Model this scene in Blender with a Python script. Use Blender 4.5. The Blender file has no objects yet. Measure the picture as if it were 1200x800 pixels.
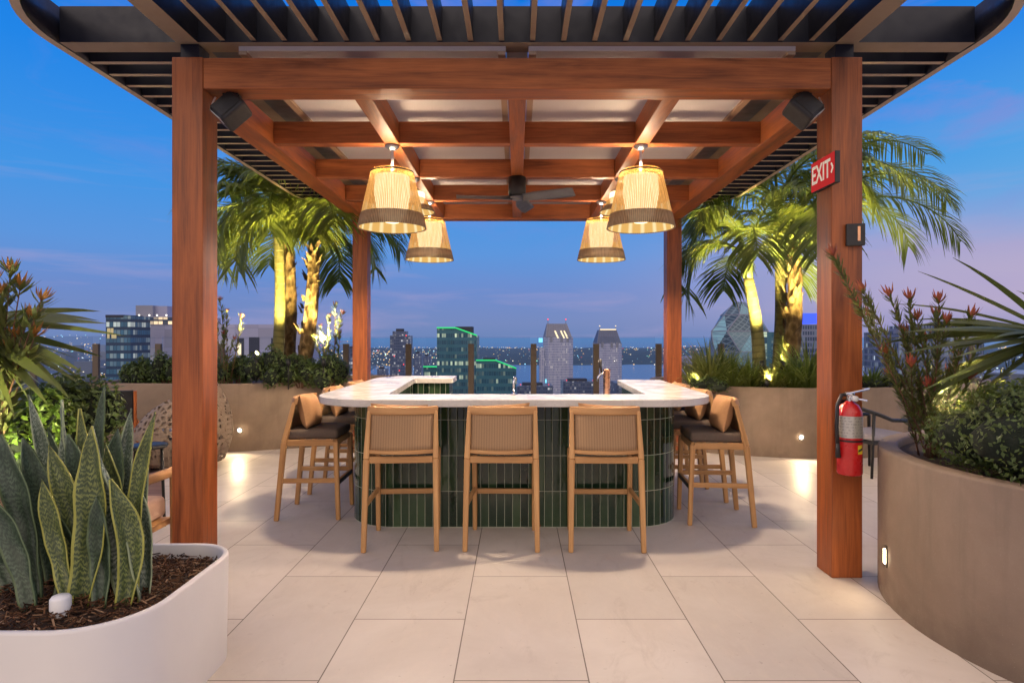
import bpy, math, random
from mathutils import Vector, Matrix, Euler
R = random.Random(7)
sc = bpy.context.scene
COL = sc.collection
PI = math.pi
F = 726.0; VX = 606.0; VY = 395.0; H = 1.55       # lens in photo pixels, eye height


def at(px, py, Y):
    return Vector(((px - VX) * Y / F, Y, H - (py - VY) * Y / F))


# ------------------------------------------------------------------ mesh builder
class MB:
    def __init__(self):
        self.v = []; self.f = []; self.uv = []; self.sm = []

    def face(self, idx, uvs, smooth=False):
        self.f.append(tuple(idx)); self.uv.append(list(uvs)); self.sm.append(smooth)

    def quad(self, a, b, c, d, uvs=((0, 0), (1, 0), (1, 1), (0, 1)), smooth=False):
        n = len(self.v); self.v += [a, b, c, d]
        self.face((n, n + 1, n + 2, n + 3), uvs, smooth)

    def poly(self, pts, smooth=False):
        n = len(self.v); self.v += list(pts)
        self.face(range(n, n + len(pts)), [(p[0], p[1]) for p in pts], smooth)

    def box(self, c, s, rot=None, taper=1.0):
        """box with UVs in metres, u along its longest side"""
        M = rot.to_matrix() if isinstance(rot, Euler) else (rot or Matrix.Identity(3))
        c = Vector(c); h = [x / 2 for x in s]
        la = max(range(3), key=lambda k: s[k])
        n = len(self.v); loc = []
        for i in range(8):
            p = Vector((h[0] if i & 1 else -h[0], h[1] if i & 2 else -h[1], h[2] if i & 4 else -h[2]))
            if i & 4: p.x *= taper; p.y *= taper
            loc.append(p); self.v.append(c + M @ p)
        ou, ov = R.uniform(0, 40), R.uniform(0, 40)
        for fc, ax in (((0, 4, 6, 2), 0), ((1, 3, 7, 5), 0), ((0, 1, 5, 4), 1), ((2, 6, 7, 3), 1), ((0, 2, 3, 1), 2), ((4, 5, 7, 6), 2)):
            if ax == la:
                a, b = [k for k in range(3) if k != ax]
            else:
                a = la; b = [k for k in range(3) if k != ax and k != la][0]
            self.face([n + i for i in fc], [(loc[i][a] + ou, loc[i][b] + ov + ax * 0.37) for i in fc])
        return self

    def span(self, x0, x1, y0, y1, z0, z1):
        return self.box(((x0 + x1) / 2, (y0 + y1) / 2, (z0 + z1) / 2), (x1 - x0, y1 - y0, z1 - z0))

    def bar(self, p0, p1, w, d=None, up=(0, 0, 1), w1=None, d1=None):
        """square bar between two points, may taper"""
        p0 = Vector(p0); p1 = Vector(p1); d = d or w; w1 = w1 or w; d1 = d1 or d
        t = (p1 - p0); L = t.length; t.normalize(); up = Vector(up)
        if abs(t.dot(up)) > .98: up = Vector((0, 1, 0))
        sx = t.cross(up).normalized(); sy = sx.cross(t).normalized()
        n = len(self.v); ou, ov = R.uniform(0, 40), R.uniform(0, 40)
        for p, a, b in ((p0, w, d), (p1, w1, d1)):
            for i, j in ((-1, -1), (1, -1), (1, 1), (-1, 1)):
                self.v.append(p + sx * a / 2 * i + sy * b / 2 * j)
        for k in range(4):
            k2 = (k + 1) % 4
            self.face((n + k, n + k2, n + 4 + k2, n + 4 + k), ((ou, ov + k * .3), (ou, ov + k * .3 + w), (ou + L, ov + k * .3 + w), (ou + L, ov + k * .3)))
        self.face((n + 3, n + 2, n + 1, n), ((ou, ov), (ou + w, ov), (ou + w, ov + d), (ou, ov + d)))
        self.face((n + 4, n + 5, n + 6, n + 7), ((ou, ov), (ou + w, ov), (ou + w, ov + d), (ou, ov + d)))
        return self

    def tube(self, pts, rad, n=8, caps=True, smooth=True, sx=1.0):
        pts = [Vector(p) for p in pts]
        if not hasattr(rad, '__len__'): rad = [rad] * len(pts)
        base = len(self.v); L = 0; us = []
        prev = None
        for i, p in enumerate(pts):
            t = (pts[min(i + 1, len(pts) - 1)] - pts[max(i - 1, 0)]).normalized()
            if prev is None:
                a = Vector((1, 0, 0)) if abs(t.x) < .9 else Vector((0, 1, 0))
                nx = t.cross(a).normalized()
            else:
                nx = (prev - t * prev.dot(t))
                nx = nx.normalized() if nx.length > 1e-6 else t.orthogonal().normalized()
            prev = nx; ny = t.cross(nx)
            if i: L += (p - pts[i - 1]).length
            us.append(L)
            for k in range(n):
                a = 2 * PI * k / n
                self.v.append(p + nx * math.cos(a) * rad[i] * sx + ny * math.sin(a) * rad[i])
        for i in range(len(pts) - 1):
            for k in range(n):
                k2 = (k + 1) % n
                c = 2 * PI * max(rad[i], .001) / n
                self.face((base + i * n + k, base + i * n + k2, base + (i + 1) * n + k2, base + (i + 1) * n + k),
                          ((us[i], k * c), (us[i], (k + 1) * c), (us[i + 1], (k + 1) * c), (us[i + 1], k * c)), smooth)
        if caps:
            self.face([base + k for k in range(n)][::-1], [(0, 0)] * n)
            self.face([base + (len(pts) - 1) * n + k for k in range(n)], [(0, 0)] * n)
        return self

    def lathe(self, prof, n=32, c=(0, 0, 0), a0=0, a1=2 * PI, smooth=True, M=None):
        base = len(self.v); c = Vector(c); full = abs(a1 - a0 - 2 * PI) < 1e-6
        m = n if full else n + 1; v = 0; vs = []
        rm = max(r for r, z in prof)
        for i, (r, z) in enumerate(prof):
            if i: v += math.hypot(r - prof[i - 1][0], z - prof[i - 1][1])
            vs.append(v)
            for k in range(m):
                a = a0 + (a1 - a0) * k / n
                p = Vector((r * math.cos(a), r * math.sin(a), z))
                if M is not None: p = M @ p
                self.v.append(c + p)
        for i in range(len(prof) - 1):
            for k in range(n):
                k2 = (k + 1) % m
                u0 = (a1 - a0) * k / n * rm; u1 = (a1 - a0) * (k + 1) / n * rm
                self.face((base + i * m + k, base + i * m + k2, base + (i + 1) * m + k2, base + (i + 1) * m + k),
                          ((u0, vs[i]), (u1, vs[i]), (u1, vs[i + 1]), (u0, vs[i + 1])), smooth)
        return self

    def prism(self, poly, z0, z1, smooth=False, top=True, bottom=True):
        n = len(poly); base = len(self.v)
        for z in (z0, z1):
            for p in poly: self.v.append(Vector((p[0], p[1], z)))
        u = 0
        for k in range(n):
            k2 = (k + 1) % n
            l = math.hypot(poly[k2][0] - poly[k][0], poly[k2][1] - poly[k][1])
            self.face((base + k, base + k2, base + n + k2, base + n + k), ((u, z0), (u + l, z0), (u + l, z1), (u, z1)), smooth)
            u += l
        if top: self.face([base + n + k for k in range(n)], [(p[0], p[1]) for p in poly])
        if bottom: self.face([base + k for k in range(n)][::-1], [(p[0], p[1]) for p in poly][::-1])
        return self

    def grid(self, fn, nu, nv, smooth=True, uvs=(1, 1)):
        base = len(self.v)
        for j in range(nv + 1):
            for i in range(nu + 1):
                self.v.append(Vector(fn(i / nu, j / nv)))
        for j in range(nv):
            for i in range(nu):
                a = base + j * (nu + 1) + i
                self.face((a, a + 1, a + nu + 2, a + nu + 1),
                          ((i / nu * uvs[0], j / nv * uvs[1]), ((i + 1) / nu * uvs[0], j / nv * uvs[1]),
                           ((i + 1) / nu * uvs[0], (j + 1) / nv * uvs[1]), (i / nu * uvs[0], (j + 1) / nv * uvs[1])), smooth)
        return self

    def build(self, name, m, parent=None, bevel=0, seg=2, origin=None, under=None):
        me = bpy.data.meshes.new(name)
        vs = self.v
        if parent is None and origin is not None:
            o = Vector(origin); vs = [Vector(p) - o for p in vs]
        me.from_pydata([tuple(p) for p in vs], [], self.f)
        ul = me.uv_layers.new(name='UVMap')
        flat = []
        for u in self.uv:
            for a in u: flat += [a[0], a[1]]
        ul.data.foreach_set('uv', flat)
        me.polygons.foreach_set('use_smooth', self.sm)
        me.materials.append(m)
        me.update()
        if under is not None:
            me.materials.append(under)
            for p_ in me.polygons:
                if p_.normal.z < -.9: p_.material_index = 1
        ob = bpy.data.objects.new(name, me); COL.objects.link(ob)
        if parent is not None: ob.parent = parent
        elif origin is not None: ob.location = origin
        if bevel:
            b = ob.modifiers.new('Bevel', 'BEVEL'); b.width = bevel; b.segments = seg; b.limit_method = 'ANGLE'; b.angle_limit = math.radians(40)
            b.harden_normals = False
        return ob


def tag(o, label=None, cat=None, group=None, kind=None):
    if label: o['label'] = label
    if cat: o['category'] = cat
    if group: o['group'] = group
    if kind: o['kind'] = kind
    return o


def thing(name, label, cat, loc=(0, 0, 0), rz=0.0, group=None):
    o = bpy.data.objects.new(name, None); COL.objects.link(o)
    o.location = loc; o.rotation_euler = (0, 0, rz); o.empty_display_size = .1
    return tag(o, label, cat, group)


def copy_tree(o, parent=None):
    c = o.copy(); COL.objects.link(c); c.parent = parent
    for ch in list(o.children): copy_tree(ch, c)
    return c


def round_poly(pts, seg=10):
    out = []; n = len(pts)
    for i, (x, y, r) in enumerate(pts):
        p = Vector((x, y)); a = Vector(pts[i - 1][:2]); b = Vector(pts[(i + 1) % n][:2])
        if r < 1e-4: out.append((x, y)); continue
        da = (a - p).normalized(); db = (b - p).normalized()
        ang = da.angle(db); d = r / math.tan(ang / 2)
        cdir = (da + db).normalized(); c = p + cdir * (r / math.sin(ang / 2))
        s = p + da * d; e = p + db * d
        a0 = math.atan2(s.y - c.y, s.x - c.x); a1 = math.atan2(e.y - c.y, e.x - c.x)
        da_ = (a1 - a0 + PI) % (2 * PI) - PI
        for k in range(seg + 1):
            t = a0 + da_ * k / seg
            out.append((c.x + r * math.cos(t), c.y + r * math.sin(t)))
    return out


# ------------------------------------------------------------------ materials
class N:
    def __init__(self, name):
        self.m = bpy.data.materials.new(name); self.m.use_nodes = True
        self.t = self.m.node_tree; self.t.nodes.clear()
        self.out = self.t.nodes.new('ShaderNodeOutputMaterial')

    def n(self, typ, **kw):
        nd = self.t.nodes.new(typ)
        for k, v in kw.items():
            if k.startswith('i_'): continue
            setattr(nd, k, v)
        return nd

    def link(self, a, b): self.t.links.new(a, b)

    def put(self, sock, v):
        if isinstance(v, bpy.types.NodeSocket): self.link(v, sock)
        elif isinstance(v, (tuple, list)) and len(v) == 3 and sock.type == 'RGBA': sock.default_value = (*v, 1)
        else: sock.default_value = v

    def math(self, op, a, b=0.0, c=None, clamp=False):
        nd = self.n('ShaderNodeMath', operation=op, use_clamp=clamp)
        self.put(nd.inputs[0], a); self.put(nd.inputs[1], b)
        if c is not None: self.put(nd.inputs[2], c)
        return nd.outputs[0]

    def mix(self, f, a, b, blend='MIX'):
        nd = self.n('ShaderNodeMix', data_type='RGBA', blend_type=blend)
        self.put(nd.inputs[0], f); self.put(nd.inputs[6], a); self.put(nd.inputs[7], b)
        return nd.outputs[2]

    def uv(self): return self.n('ShaderNodeTexCoord').outputs['UV']
    def obj(self): return self.n('ShaderNodeTexCoord').outputs['Object']
    def pos(self): return self.n('ShaderNodeNewGeometry').outputs['Position']
    def island(self): return self.n('ShaderNodeNewGeometry').outputs['Random Per Island']

    def sep(self, v):
        nd = self.n('ShaderNodeSeparateXYZ'); self.link(v, nd.inputs[0]); return nd.outputs

    def scale(self, v, s, loc=(0, 0, 0)):
        nd = self.n('ShaderNodeMapping'); self.link(v, nd.inputs[0]); nd.inputs['Scale'].default_value = s; nd.inputs['Location'].default_value = loc
        return nd.outputs[0]

    def noise(self, v, s=5, d=4, r=.5, dist=0):
        nd = self.n('ShaderNodeTexNoise')
        if v is not None: self.link(v, nd.inputs['Vector'])
        nd.inputs['Scale'].default_value = s; nd.inputs['Detail'].default_value = d; nd.inputs['Roughness'].default_value = r
        nd.inputs['Distortion'].default_value = dist
        return nd.outputs['Fac']

    def ramp(self, f, stops):
        nd = self.n('ShaderNodeValToRGB'); self.put(nd.inputs[0], f)
        e = nd.color_ramp.elements
        while len(e) > 1: e.remove(e[-1])
        e[0].position = stops[0][0]; e[0].color = (*stops[0][1], 1)
        for p, c in stops[1:]:
            x = e.new(p); x.color = (*c, 1)
        return nd.outputs[0]

    def maprange(self, v, a, b, c=0, d=1, smooth=False):
        nd = self.n('ShaderNodeMapRange'); self.put(nd.inputs[0], v)
        if smooth: nd.interpolation_type = 'SMOOTHSTEP'
        for i, x in enumerate((a, b, c, d)): nd.inputs[i + 1].default_value = x
        return nd.outputs[0]

    def bump(self, h, strength=.3, dist=.01):
        nd = self.n('ShaderNodeBump'); self.put(nd.inputs['Height'], h)
        nd.inputs['Strength'].default_value = strength; nd.inputs['Distance'].default_value = dist
        return nd.outputs[0]

    def bsdf(self, color, rough=.5, metal=0, spec=.5, normal=None, emit=None, estr=0, coat=0, alpha=None):
        b = self.n('ShaderNodeBsdfPrincipled')
        self.put(b.inputs['Base Color'], color); self.put(b.inputs['Roughness'], rough); self.put(b.inputs['Metallic'], metal)
        b.inputs['Specular IOR Level'].default_value = spec
        if normal is not None: self.link(normal, b.inputs['Normal'])
        if emit is not None:
            self.put(b.inputs['Emission Color'], emit); self.put(b.inputs['Emission Strength'], estr)
        if coat: b.inputs['Coat Weight'].default_value = coat; b.inputs['Coat Roughness'].default_value = .15
        return b.outputs[0]

    def done(self, s): self.link(s, self.out.inputs[0]); return self.m


def plain(name, col, rough=.5, metal=0, var=.12, nscale=8, bump=0.0, spec=.5, coat=0):
    n = N(name); o = n.obj(); f = n.noise(o, nscale, 5)
    c = n.mix(f, tuple(x * (1 - var) for x in col), tuple(min(1, x * (1 + var)) for x in col))
    rr = n.maprange(n.noise(o, nscale * 2.3, 3), .3, .7, max(.02, rough - .08), min(1, rough + .08))
    nm = n.bump(n.noise(o, nscale * 12, 4), bump, .004) if bump else None
    return n.done(n.bsdf(c, rr, metal, spec, nm, coat=coat))


def wood(name, dark, light, rough=.42, streak=26, coat=.0):
    n = N(name); u = n.uv()
    a = n.noise(n.scale(u, (1.3, streak, 1)), 1, 6, .6, .6)
    b = n.noise(n.scale(u, (4, streak * 7, 1)), 1, 3, .5)
    c = n.noise(n.scale(u, (.7, 1.6, 1)), 1, 2)
    f = n.math('ADD', n.math('MULTIPLY', a, .6), n.math('MULTIPLY', b, .22))
    f = n.math('ADD', f, n.math('MULTIPLY', c, .35))
    f = n.maprange(f, .42, .74)
    col = n.mix(f, dark, light)
    pat = n.maprange(n.noise(n.scale(u, (.9, 3.5, 1), (5, 2, 0)), 1.4, 5, .6), .5, .72)
    col = n.mix(n.math('MULTIPLY', pat, .30), col, tuple(min(1, x * 1.45) for x in light))
    chk = n.maprange(n.noise(n.scale(u, (1.1, 90, 1), (9, 4, 0)), 1, 2, .4), .70, .74)
    col = n.mix(n.math('MULTIPLY', chk, .55), col, tuple(x * .4 for x in dark))
    return n.done(n.bsdf(col, n.maprange(a, .3, .7, rough - .06, rough + .12), 0, .4, n.bump(n.math('ADD', a, n.math('MULTIPLY', b, .5)), .12, .004), coat=coat))


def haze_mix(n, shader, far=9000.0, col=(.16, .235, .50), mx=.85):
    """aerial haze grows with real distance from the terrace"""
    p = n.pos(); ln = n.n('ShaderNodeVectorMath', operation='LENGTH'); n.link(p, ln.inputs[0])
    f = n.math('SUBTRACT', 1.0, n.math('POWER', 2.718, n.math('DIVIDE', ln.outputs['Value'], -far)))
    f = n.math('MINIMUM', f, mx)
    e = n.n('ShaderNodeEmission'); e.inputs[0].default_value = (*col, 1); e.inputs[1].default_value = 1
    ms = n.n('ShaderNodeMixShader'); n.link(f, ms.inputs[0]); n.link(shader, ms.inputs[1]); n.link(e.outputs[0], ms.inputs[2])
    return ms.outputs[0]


def leafmat(name, dark, light, trans=.35, rough=.45, tipcol=None):
    n = N(name); r = n.island()
    f = n.math('ADD', n.math('MULTIPLY', r, .7), n.math('MULTIPLY', n.noise(n.obj(), 3.5, 2), .45))
    c = n.mix(n.maprange(f, .15, 1.0), dark, light)
    b = n.bsdf(c, rough, 0, .4)
    t = n.n('ShaderNodeBsdfTranslucent'); n.link(n.mix(.5, c, (.35, .42, .06)), t.inputs[0])
    m = n.n('ShaderNodeMixShader'); m.inputs[0].default_value = trans
    n.link(b, m.inputs[1]); n.link(t.outputs[0], m.inputs[2])
    return n.done(m.outputs[0])


def emis(name, col, s):
    n = N(name); e = n.n('ShaderNodeEmission'); e.inputs[0].default_value = (*col, 1); e.inputs[1].default_value = s
    return n.done(e.outputs[0])


M = {}
M['ipe'] = wood('post_wood', (.090, .020, .006), (.39, .108, .029), .42, 18, .08)
M['ipe_red'] = wood('beam_wood', (.125, .029, .008), (.50, .148, .040), .46, 16, .04)
M['teak'] = wood('stool_teak', (.34, .165, .062), (.60, .34, .145), .5, 45)
M['bronze'] = plain('bronze_metal', (.010, .012, .024), .38, .3, .2, 5)
M['slat'] = plain('slat_metal', (.016, .016, .024), .4, .3, .2, 5)
M['slat_under_lit'] = plain('slat_underside_lit', (.62, .47, .31), .5, 0, .15, 4)  # warm light on the slat and rim undersides, put into the colour
M['beam_under_lit'] = plain('beam_underside_lit', (.36, .26, .165), .5, 0, .15, 4)  # beam undersides coloured lighter in place of light from below
M['black'] = plain('black_metal', (.012, .012, .014), .42, .2, .2, 12)
M['blackp'] = plain('black_plastic', (.014, .013, .016), .5, 0, .2, 12, .05)
M['gunmetal'] = plain('fan_metal', (.16, .16, .17), .38, .6, .1, 6)
M['chrome'] = plain('chrome', (.75, .75, .78), .15, 1, .05, 6)
M['copper'] = plain('copper', (.62, .33, .2), .25, 1, .08, 6)
M['steel'] = plain('steel', (.5, .5, .52), .3, 1, .08, 6)
M['red'] = plain('red_paint', (.52, .012, .015), .28, 0, .06, 6, coat=.4)
M['white'] = plain('white_plastic', (.75, .74, .76), .4, 0, .05, 20)
M['white_pot'] = plain('white_fibreglass', (.64, .61, .60), .5, 0, .10, 2.2, .05)
n = N('ceiling_panel'); c = n.mix(n.noise(n.pos(), 1.5, 4), (.74, .66, .60), (.84, .77, .72))
t = n.n('ShaderNodeBsdfTranslucent'); n.link(c, t.inputs[0]); m = n.n('ShaderNodeMixShader'); m.inputs[0].default_value = .3
n.link(n.bsdf(c, .8, 0, .2), m.inputs[1]); n.link(t.outputs[0], m.inputs[2]); M['roof_panel'] = n.done(m.outputs[0])
M['trim'] = plain('panel_trim', (.5, .34, .22), .6, 0, .1, 6)
M['cushion'] = plain('seat_fabric', (.13, .10, .084), .9, 0, .18, 60, .25, .2)
M['cushion_grey'] = plain('grey_fabric', (.26, .24, .27), .9, 0, .12, 60, .25, .2)
M['cushion_beige'] = plain('beige_fabric', (.56, .38, .30), .9, 0, .1, 60, .25, .2)
M['pillow'] = plain('ochre_fabric', (.41, .225, .115), .9, 0, .14, 45, .3, .2)
M['soil'] = plain('soil', (.05, .03, .02), .95, 0, .4, 20, .6)
n = N('quartz'); p = n.pos(); vn = n.math('ABSOLUTE', n.math('SUBTRACT', n.noise(p, 2.2, 7, .65, 1.5), .5))
c = n.mix(n.noise(p, 5, 4), (.60, .57, .55), (.70, .665, .64)); c = n.mix(n.maprange(vn, 0, .022, .2, 0), c, (.36, .33, .31)); c = n.mix(n.math('MULTIPLY', n.maprange(n.noise(p, 11, 5), .55, .7), .15), c, (.45, .41, .37))
M['quartz'] = n.done(n.bsdf(c, n.maprange(n.noise(p, 7, 4), .35, .65, .10, .26), 0, .5))

# round concrete planters
n = N('planter_concrete'); p = n.pos()
f1 = n.noise(p, 1.2, 6, .62, .4); f2 = n.noise(p, 9, 5, .6); f3 = n.noise(p, 90, 3)
c = n.mix(n.maprange(f1, .3, .72), (.165, .119, .088), (.29, .213, .158))
c = n.mix(n.math('MULTIPLY', n.maprange(f2, .4, .75), .45), c, (.23, .16, .12))
stv = n.maprange(n.noise(n.scale(p, (7, 7, .7)), 1, 5, .65), .52, .72)
c = n.mix(n.math('MULTIPLY', stv, .35), c, (.13, .092, .068))
v = n.n('ShaderNodeTexVoronoi', feature='DISTANCE_TO_EDGE'); n.link(n.scale(p, (1.3, 1.3, 1.0)), v.inputs['Vector']); v.inputs['Scale'].default_value = 1.1
wob = n.math('MULTIPLY', n.math('SUBTRACT', n.noise(p, 6, 4), .5), .10)
crk = n.math('MULTIPLY', n.math('LESS_THAN', n.math('ABSOLUTE', n.math('ADD', v.outputs['Distance'], wob)), .0035), n.math('GREATER_THAN', f1, .5))
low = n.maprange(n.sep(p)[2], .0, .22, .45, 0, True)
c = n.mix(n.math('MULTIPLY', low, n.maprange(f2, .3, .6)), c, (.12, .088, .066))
spk = n.math('GREATER_THAN', n.noise(p, 260, 1), .735)
c = n.mix(n.math('MULTIPLY', spk, .5), c, (.42, .34, .28))
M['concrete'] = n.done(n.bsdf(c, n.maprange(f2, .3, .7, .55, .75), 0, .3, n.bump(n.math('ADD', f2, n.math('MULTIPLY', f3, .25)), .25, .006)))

# porcelain floor
n = N('porcelain_floor'); p = n.sep(n.pos())
cv = n.n('ShaderNodeCombineXYZ')
n.link(n.math('ADD', p[1], 40 * 1.2192 - 2.80), cv.inputs[0]); n.link(n.math('ADD', p[0], 61 * .61 + .286), cv.inputs[1])
br = n.n('ShaderNodeTexBrick'); br.offset = .5; br.offset_frequency = 2; br.squash = 1
n.link(cv.outputs[0], br.inputs['Vector'])
br.inputs['Scale'].default_value = 1; br.inputs['Brick Width'].default_value = 1.2192; br.inputs['Row Height'].default_value = .61
br.inputs['Mortar Size'].default_value = .0032; br.inputs['Mortar Smooth'].default_value = .0
br.inputs['Color1'].default_value = (.475, .432, .408, 1); br.inputs['Color2'].default_value = (.575, .522, .493, 1)
br.inputs['Mortar'].default_value = (.12, .095, .08, 1)
pp = n.pos(); a = n.noise(pp, 1.3, 7, .65, .5); b = n.noise(n.scale(pp, (6, 2, 1)), 2.5, 6, .7)
col = n.mix(n.math('MULTIPLY', n.maprange(a, .38, .68), .55), br.outputs['Color'], (.42, .36, .325))
col = n.mix(n.math('MULTIPLY', n.maprange(b, .5, .75), .35), col, (.58, .50, .44))
st = n.maprange(n.noise(pp, 7, 3, .5), .69, .76)
col = n.mix(n.math('MULTIPLY', st, .42), col, (.24, .20, .18))
sp = n.maprange(n.noise(pp, 34, 2, .5), .715, .75)
col = n.mix(n.math('MULTIPLY', sp, .35), col, (.2, .16, .14))
wear = n.maprange(n.noise(n.scale(pp, (1, .4, 1), (4, 2, 0)), 4.5, 7, .75, 1.2), .56, .70)
col = n.mix(n.math('MULTIPLY', wear, .30), col, (.30, .25, .23))
gj = n.mix(n.noise(pp, 5, 4), (.07, .055, .045), (.22, .18, .155))
col = n.mix(br.outputs['Fac'], col, gj)
M['floor'] = n.done(n.bsdf(col, n.maprange(a, .3, .7, .36, .56), 0, .45, n.bump(n.math('SUBTRACT', n.math('MULTIPLY', b, .1), br.outputs['Fac']), .35, .004)))

# wooden deck strip
n = N('deck_boards'); p = n.sep(n.pos())
fr = n.math('FRACT', n.math('MULTIPLY', p[1], 7.2)); gap = n.math('LESS_THAN', fr, .05)
row = n.math('FLOOR', n.math('MULTIPLY', p[1], 7.2)); wn = n.n('ShaderNodeTexWhiteNoise', noise_dimensions='1D'); n.link(row, wn.inputs['W'])
gr = n.noise(n.scale(n.pos(), (1.5, 40, 1)), 1, 4)
c = n.mix(wn.outputs['Value'], (.15, .085, .065), (.26, .16, .13)); c = n.mix(n.math('MULTIPLY', gr, .5), c, (.1, .06, .05))
c = n.mix(gap, c, (.01, .01, .01))
M['deck'] = n.done(n.bsdf(c, .55))

# glazed green bar tiles, stacked upright
n = N('green_tile'); u = n.sep(n.uv())
tw, th = .065, .291
fu = n.math('FRACT', n.math('DIVIDE', u[0], tw)); fv = n.math('FRACT', n.math('DIVIDE', n.math('ADD', u[1], .0), th))
gu = n.math('LESS_THAN', fu, .055); gv = n.math('LESS_THAN', fv, .0135); g = n.math('MAXIMUM', gu, gv)
cc = n.n('ShaderNodeCombineXYZ'); n.link(n.math('FLOOR', n.math('DIVIDE', u[0], tw)), cc.inputs[0]); n.link(n.math('FLOOR', n.math('DIVIDE', u[1], th)), cc.inputs[1])
wn = n.n('ShaderNodeTexWhiteNoise', noise_dimensions='2D'); n.link(cc.outputs[0], wn.inputs['Vector'])
ns = n.noise(n.pos(), 16, 4, .6)
c = n.ramp(n.math('ADD', n.math('MULTIPLY', wn.outputs['Value'], .75), n.math('MULTIPLY', ns, .35)), [(0.1, (.007, .017, .010)), (.5, (.014, .036, .019)), (.95, (.045, .085, .040))])
c = n.mix(g, c, (.42, .45, .36))
eu = n.math('MINIMUM', fu, n.math('SUBTRACT', 1.05, fu)); ed = n.maprange(eu, .05, .2)
hgt = n.math('ADD', n.math('MULTIPLY', ed, .6), n.math('MULTIPLY', n.noise(n.pos(), 22, 2), .6))
M['tile'] = n.done(n.bsdf(c, n.mix(g, (.09, .09, .09), (.8, .8, .8)), 0, .55, n.bump(hgt, .35, .006)))

# woven cane for stool backs
n = N('woven_cane'); u = n.sep(n.uv())
w1 = n.math('SINE', n.math('MULTIPLY', u[0], 2 * PI / .021)); w2 = n.math('SINE', n.math('MULTIPLY', u[1], 2 * PI / .007))
w = n.math('MULTIPLY', w1, w2); big = n.noise(n.obj(), 9, 3)
c = n.mix(n.maprange(w, -1, 1), (.27, .155, .085), (.56, .37, .22)); c = n.mix(n.math('MULTIPLY', big, .4), c, (.36, .22, .12))
c = n.mix(n.maprange(w1, .2, 1.0, 0, .5), c, (.17, .09, .045))
M['cane'] = n.done(n.bsdf(c, .7, 0, .3, n.bump(w, .6, .003)))

# lamp shade cords, lit look partly put in as emission
def cords(name, c0, c1, transp, transl, glow):
    n = N(name); u = n.sep(n.uv())
    s = n.math('SINE', n.math('MULTIPLY', u[0], 2 * PI / .0165)); s2 = n.math('SINE', n.math('MULTIPLY', u[1], 2 * PI / .011))
    jit = n.noise(n.scale(n.uv(), (60, 6, 1)), 1, 3)
    k = n.math('ADD', n.math('ADD', n.math('MULTIPLY', s, .55), n.math('MULTIPLY', s2, .2)), n.math('MULTIPLY', n.math('SUBTRACT', jit, .5), 1.4))
    c = n.mix(n.maprange(k, -.9, .9), c0, c1)
    d = n.bsdf(c, .8, 0, .2, n.bump(k, .5, .004), emit=c, estr=glow)
    t = n.n('ShaderNodeBsdfTranslucent'); n.link(n.mix(1.0, c, (.85, .62, .34), 'MULTIPLY'), t.inputs[0])
    m = n.n('ShaderNodeMixShader'); m.inputs[0].default_value = transl; n.link(d, m.inputs[1]); n.link(t.outputs[0], m.inputs[2])
    tr = n.n('ShaderNodeBsdfTransparent')
    m2 = n.n('ShaderNodeMixShader'); n.link(n.maprange(k, -.35, .35, transp * 2, transp * .25), m2.inputs[0]); n.link(m.outputs[0], m2.inputs[1]); n.link(tr.outputs[0], m2.inputs[2])
    return n.done(m2.outputs[0])
M['shade'] = cords('shade_cords', (.46, .25, .07), (.95, .68, .30), .24, .5, .30)
M['shadeband'] = cords('shade_band', (.22, .14, .08), (.60, .42, .26), .14, .22, .05)
n = N('shade_inner_glow'); u = n.sep(n.uv()); k = n.math('SINE', n.math('MULTIPLY', u[0], 2 * PI / .11))  # added glowing skin standing for the lamplit inside of the shade
c = n.mix(n.maprange(k, .2, 1), (.80, .46, .13), (1, .80, .42)); bf = n.n('ShaderNodeNewGeometry').outputs['Backfacing']
e = n.n('ShaderNodeEmission'); n.link(c, e.inputs[0]); e.inputs[1].default_value = 1.05
tr = n.n('ShaderNodeBsdfTransparent'); m = n.n('ShaderNodeMixShader'); n.link(bf, m.inputs[0]); n.link(tr.outputs[0], m.inputs[1]); n.link(e.outputs[0], m.inputs[2]); M['shadeglow'] = n.done(m.outputs[0])
M['bulb'] = emis('lamp_glow', (1, .76, .44), 2.7)
M['steplight'] = emis('step_light_glow', (1, .80, .52), 30)
M['balpost_'] = plain('light_housing', (.10, .075, .055), .45, .3, .15, 8)
M['spikelens'] = emis('spike_lens_glow', (1, .8, .45), 5)
M['greenled'] = emis('green_led', (.05, .75, .22), 1.1)
M['roofglow'] = emis('roof_lamp', (1, .93, .8), 3.0)
M['blueled'] = emis('blue_led', (.07, .13, 1.0), 1.3)
M['cyanled'] = emis('cyan_sign', (.25, .8, 1), 1.6)
M['dimwarm'] = emis('dim_warm_window', (1, .78, .42), .55)
M['redled'] = emis('red_beacon', (1, .05, .06), 2.2)
M['warmled'] = emis('warm_sign', (1, .8, .5), 1.5)

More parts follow.
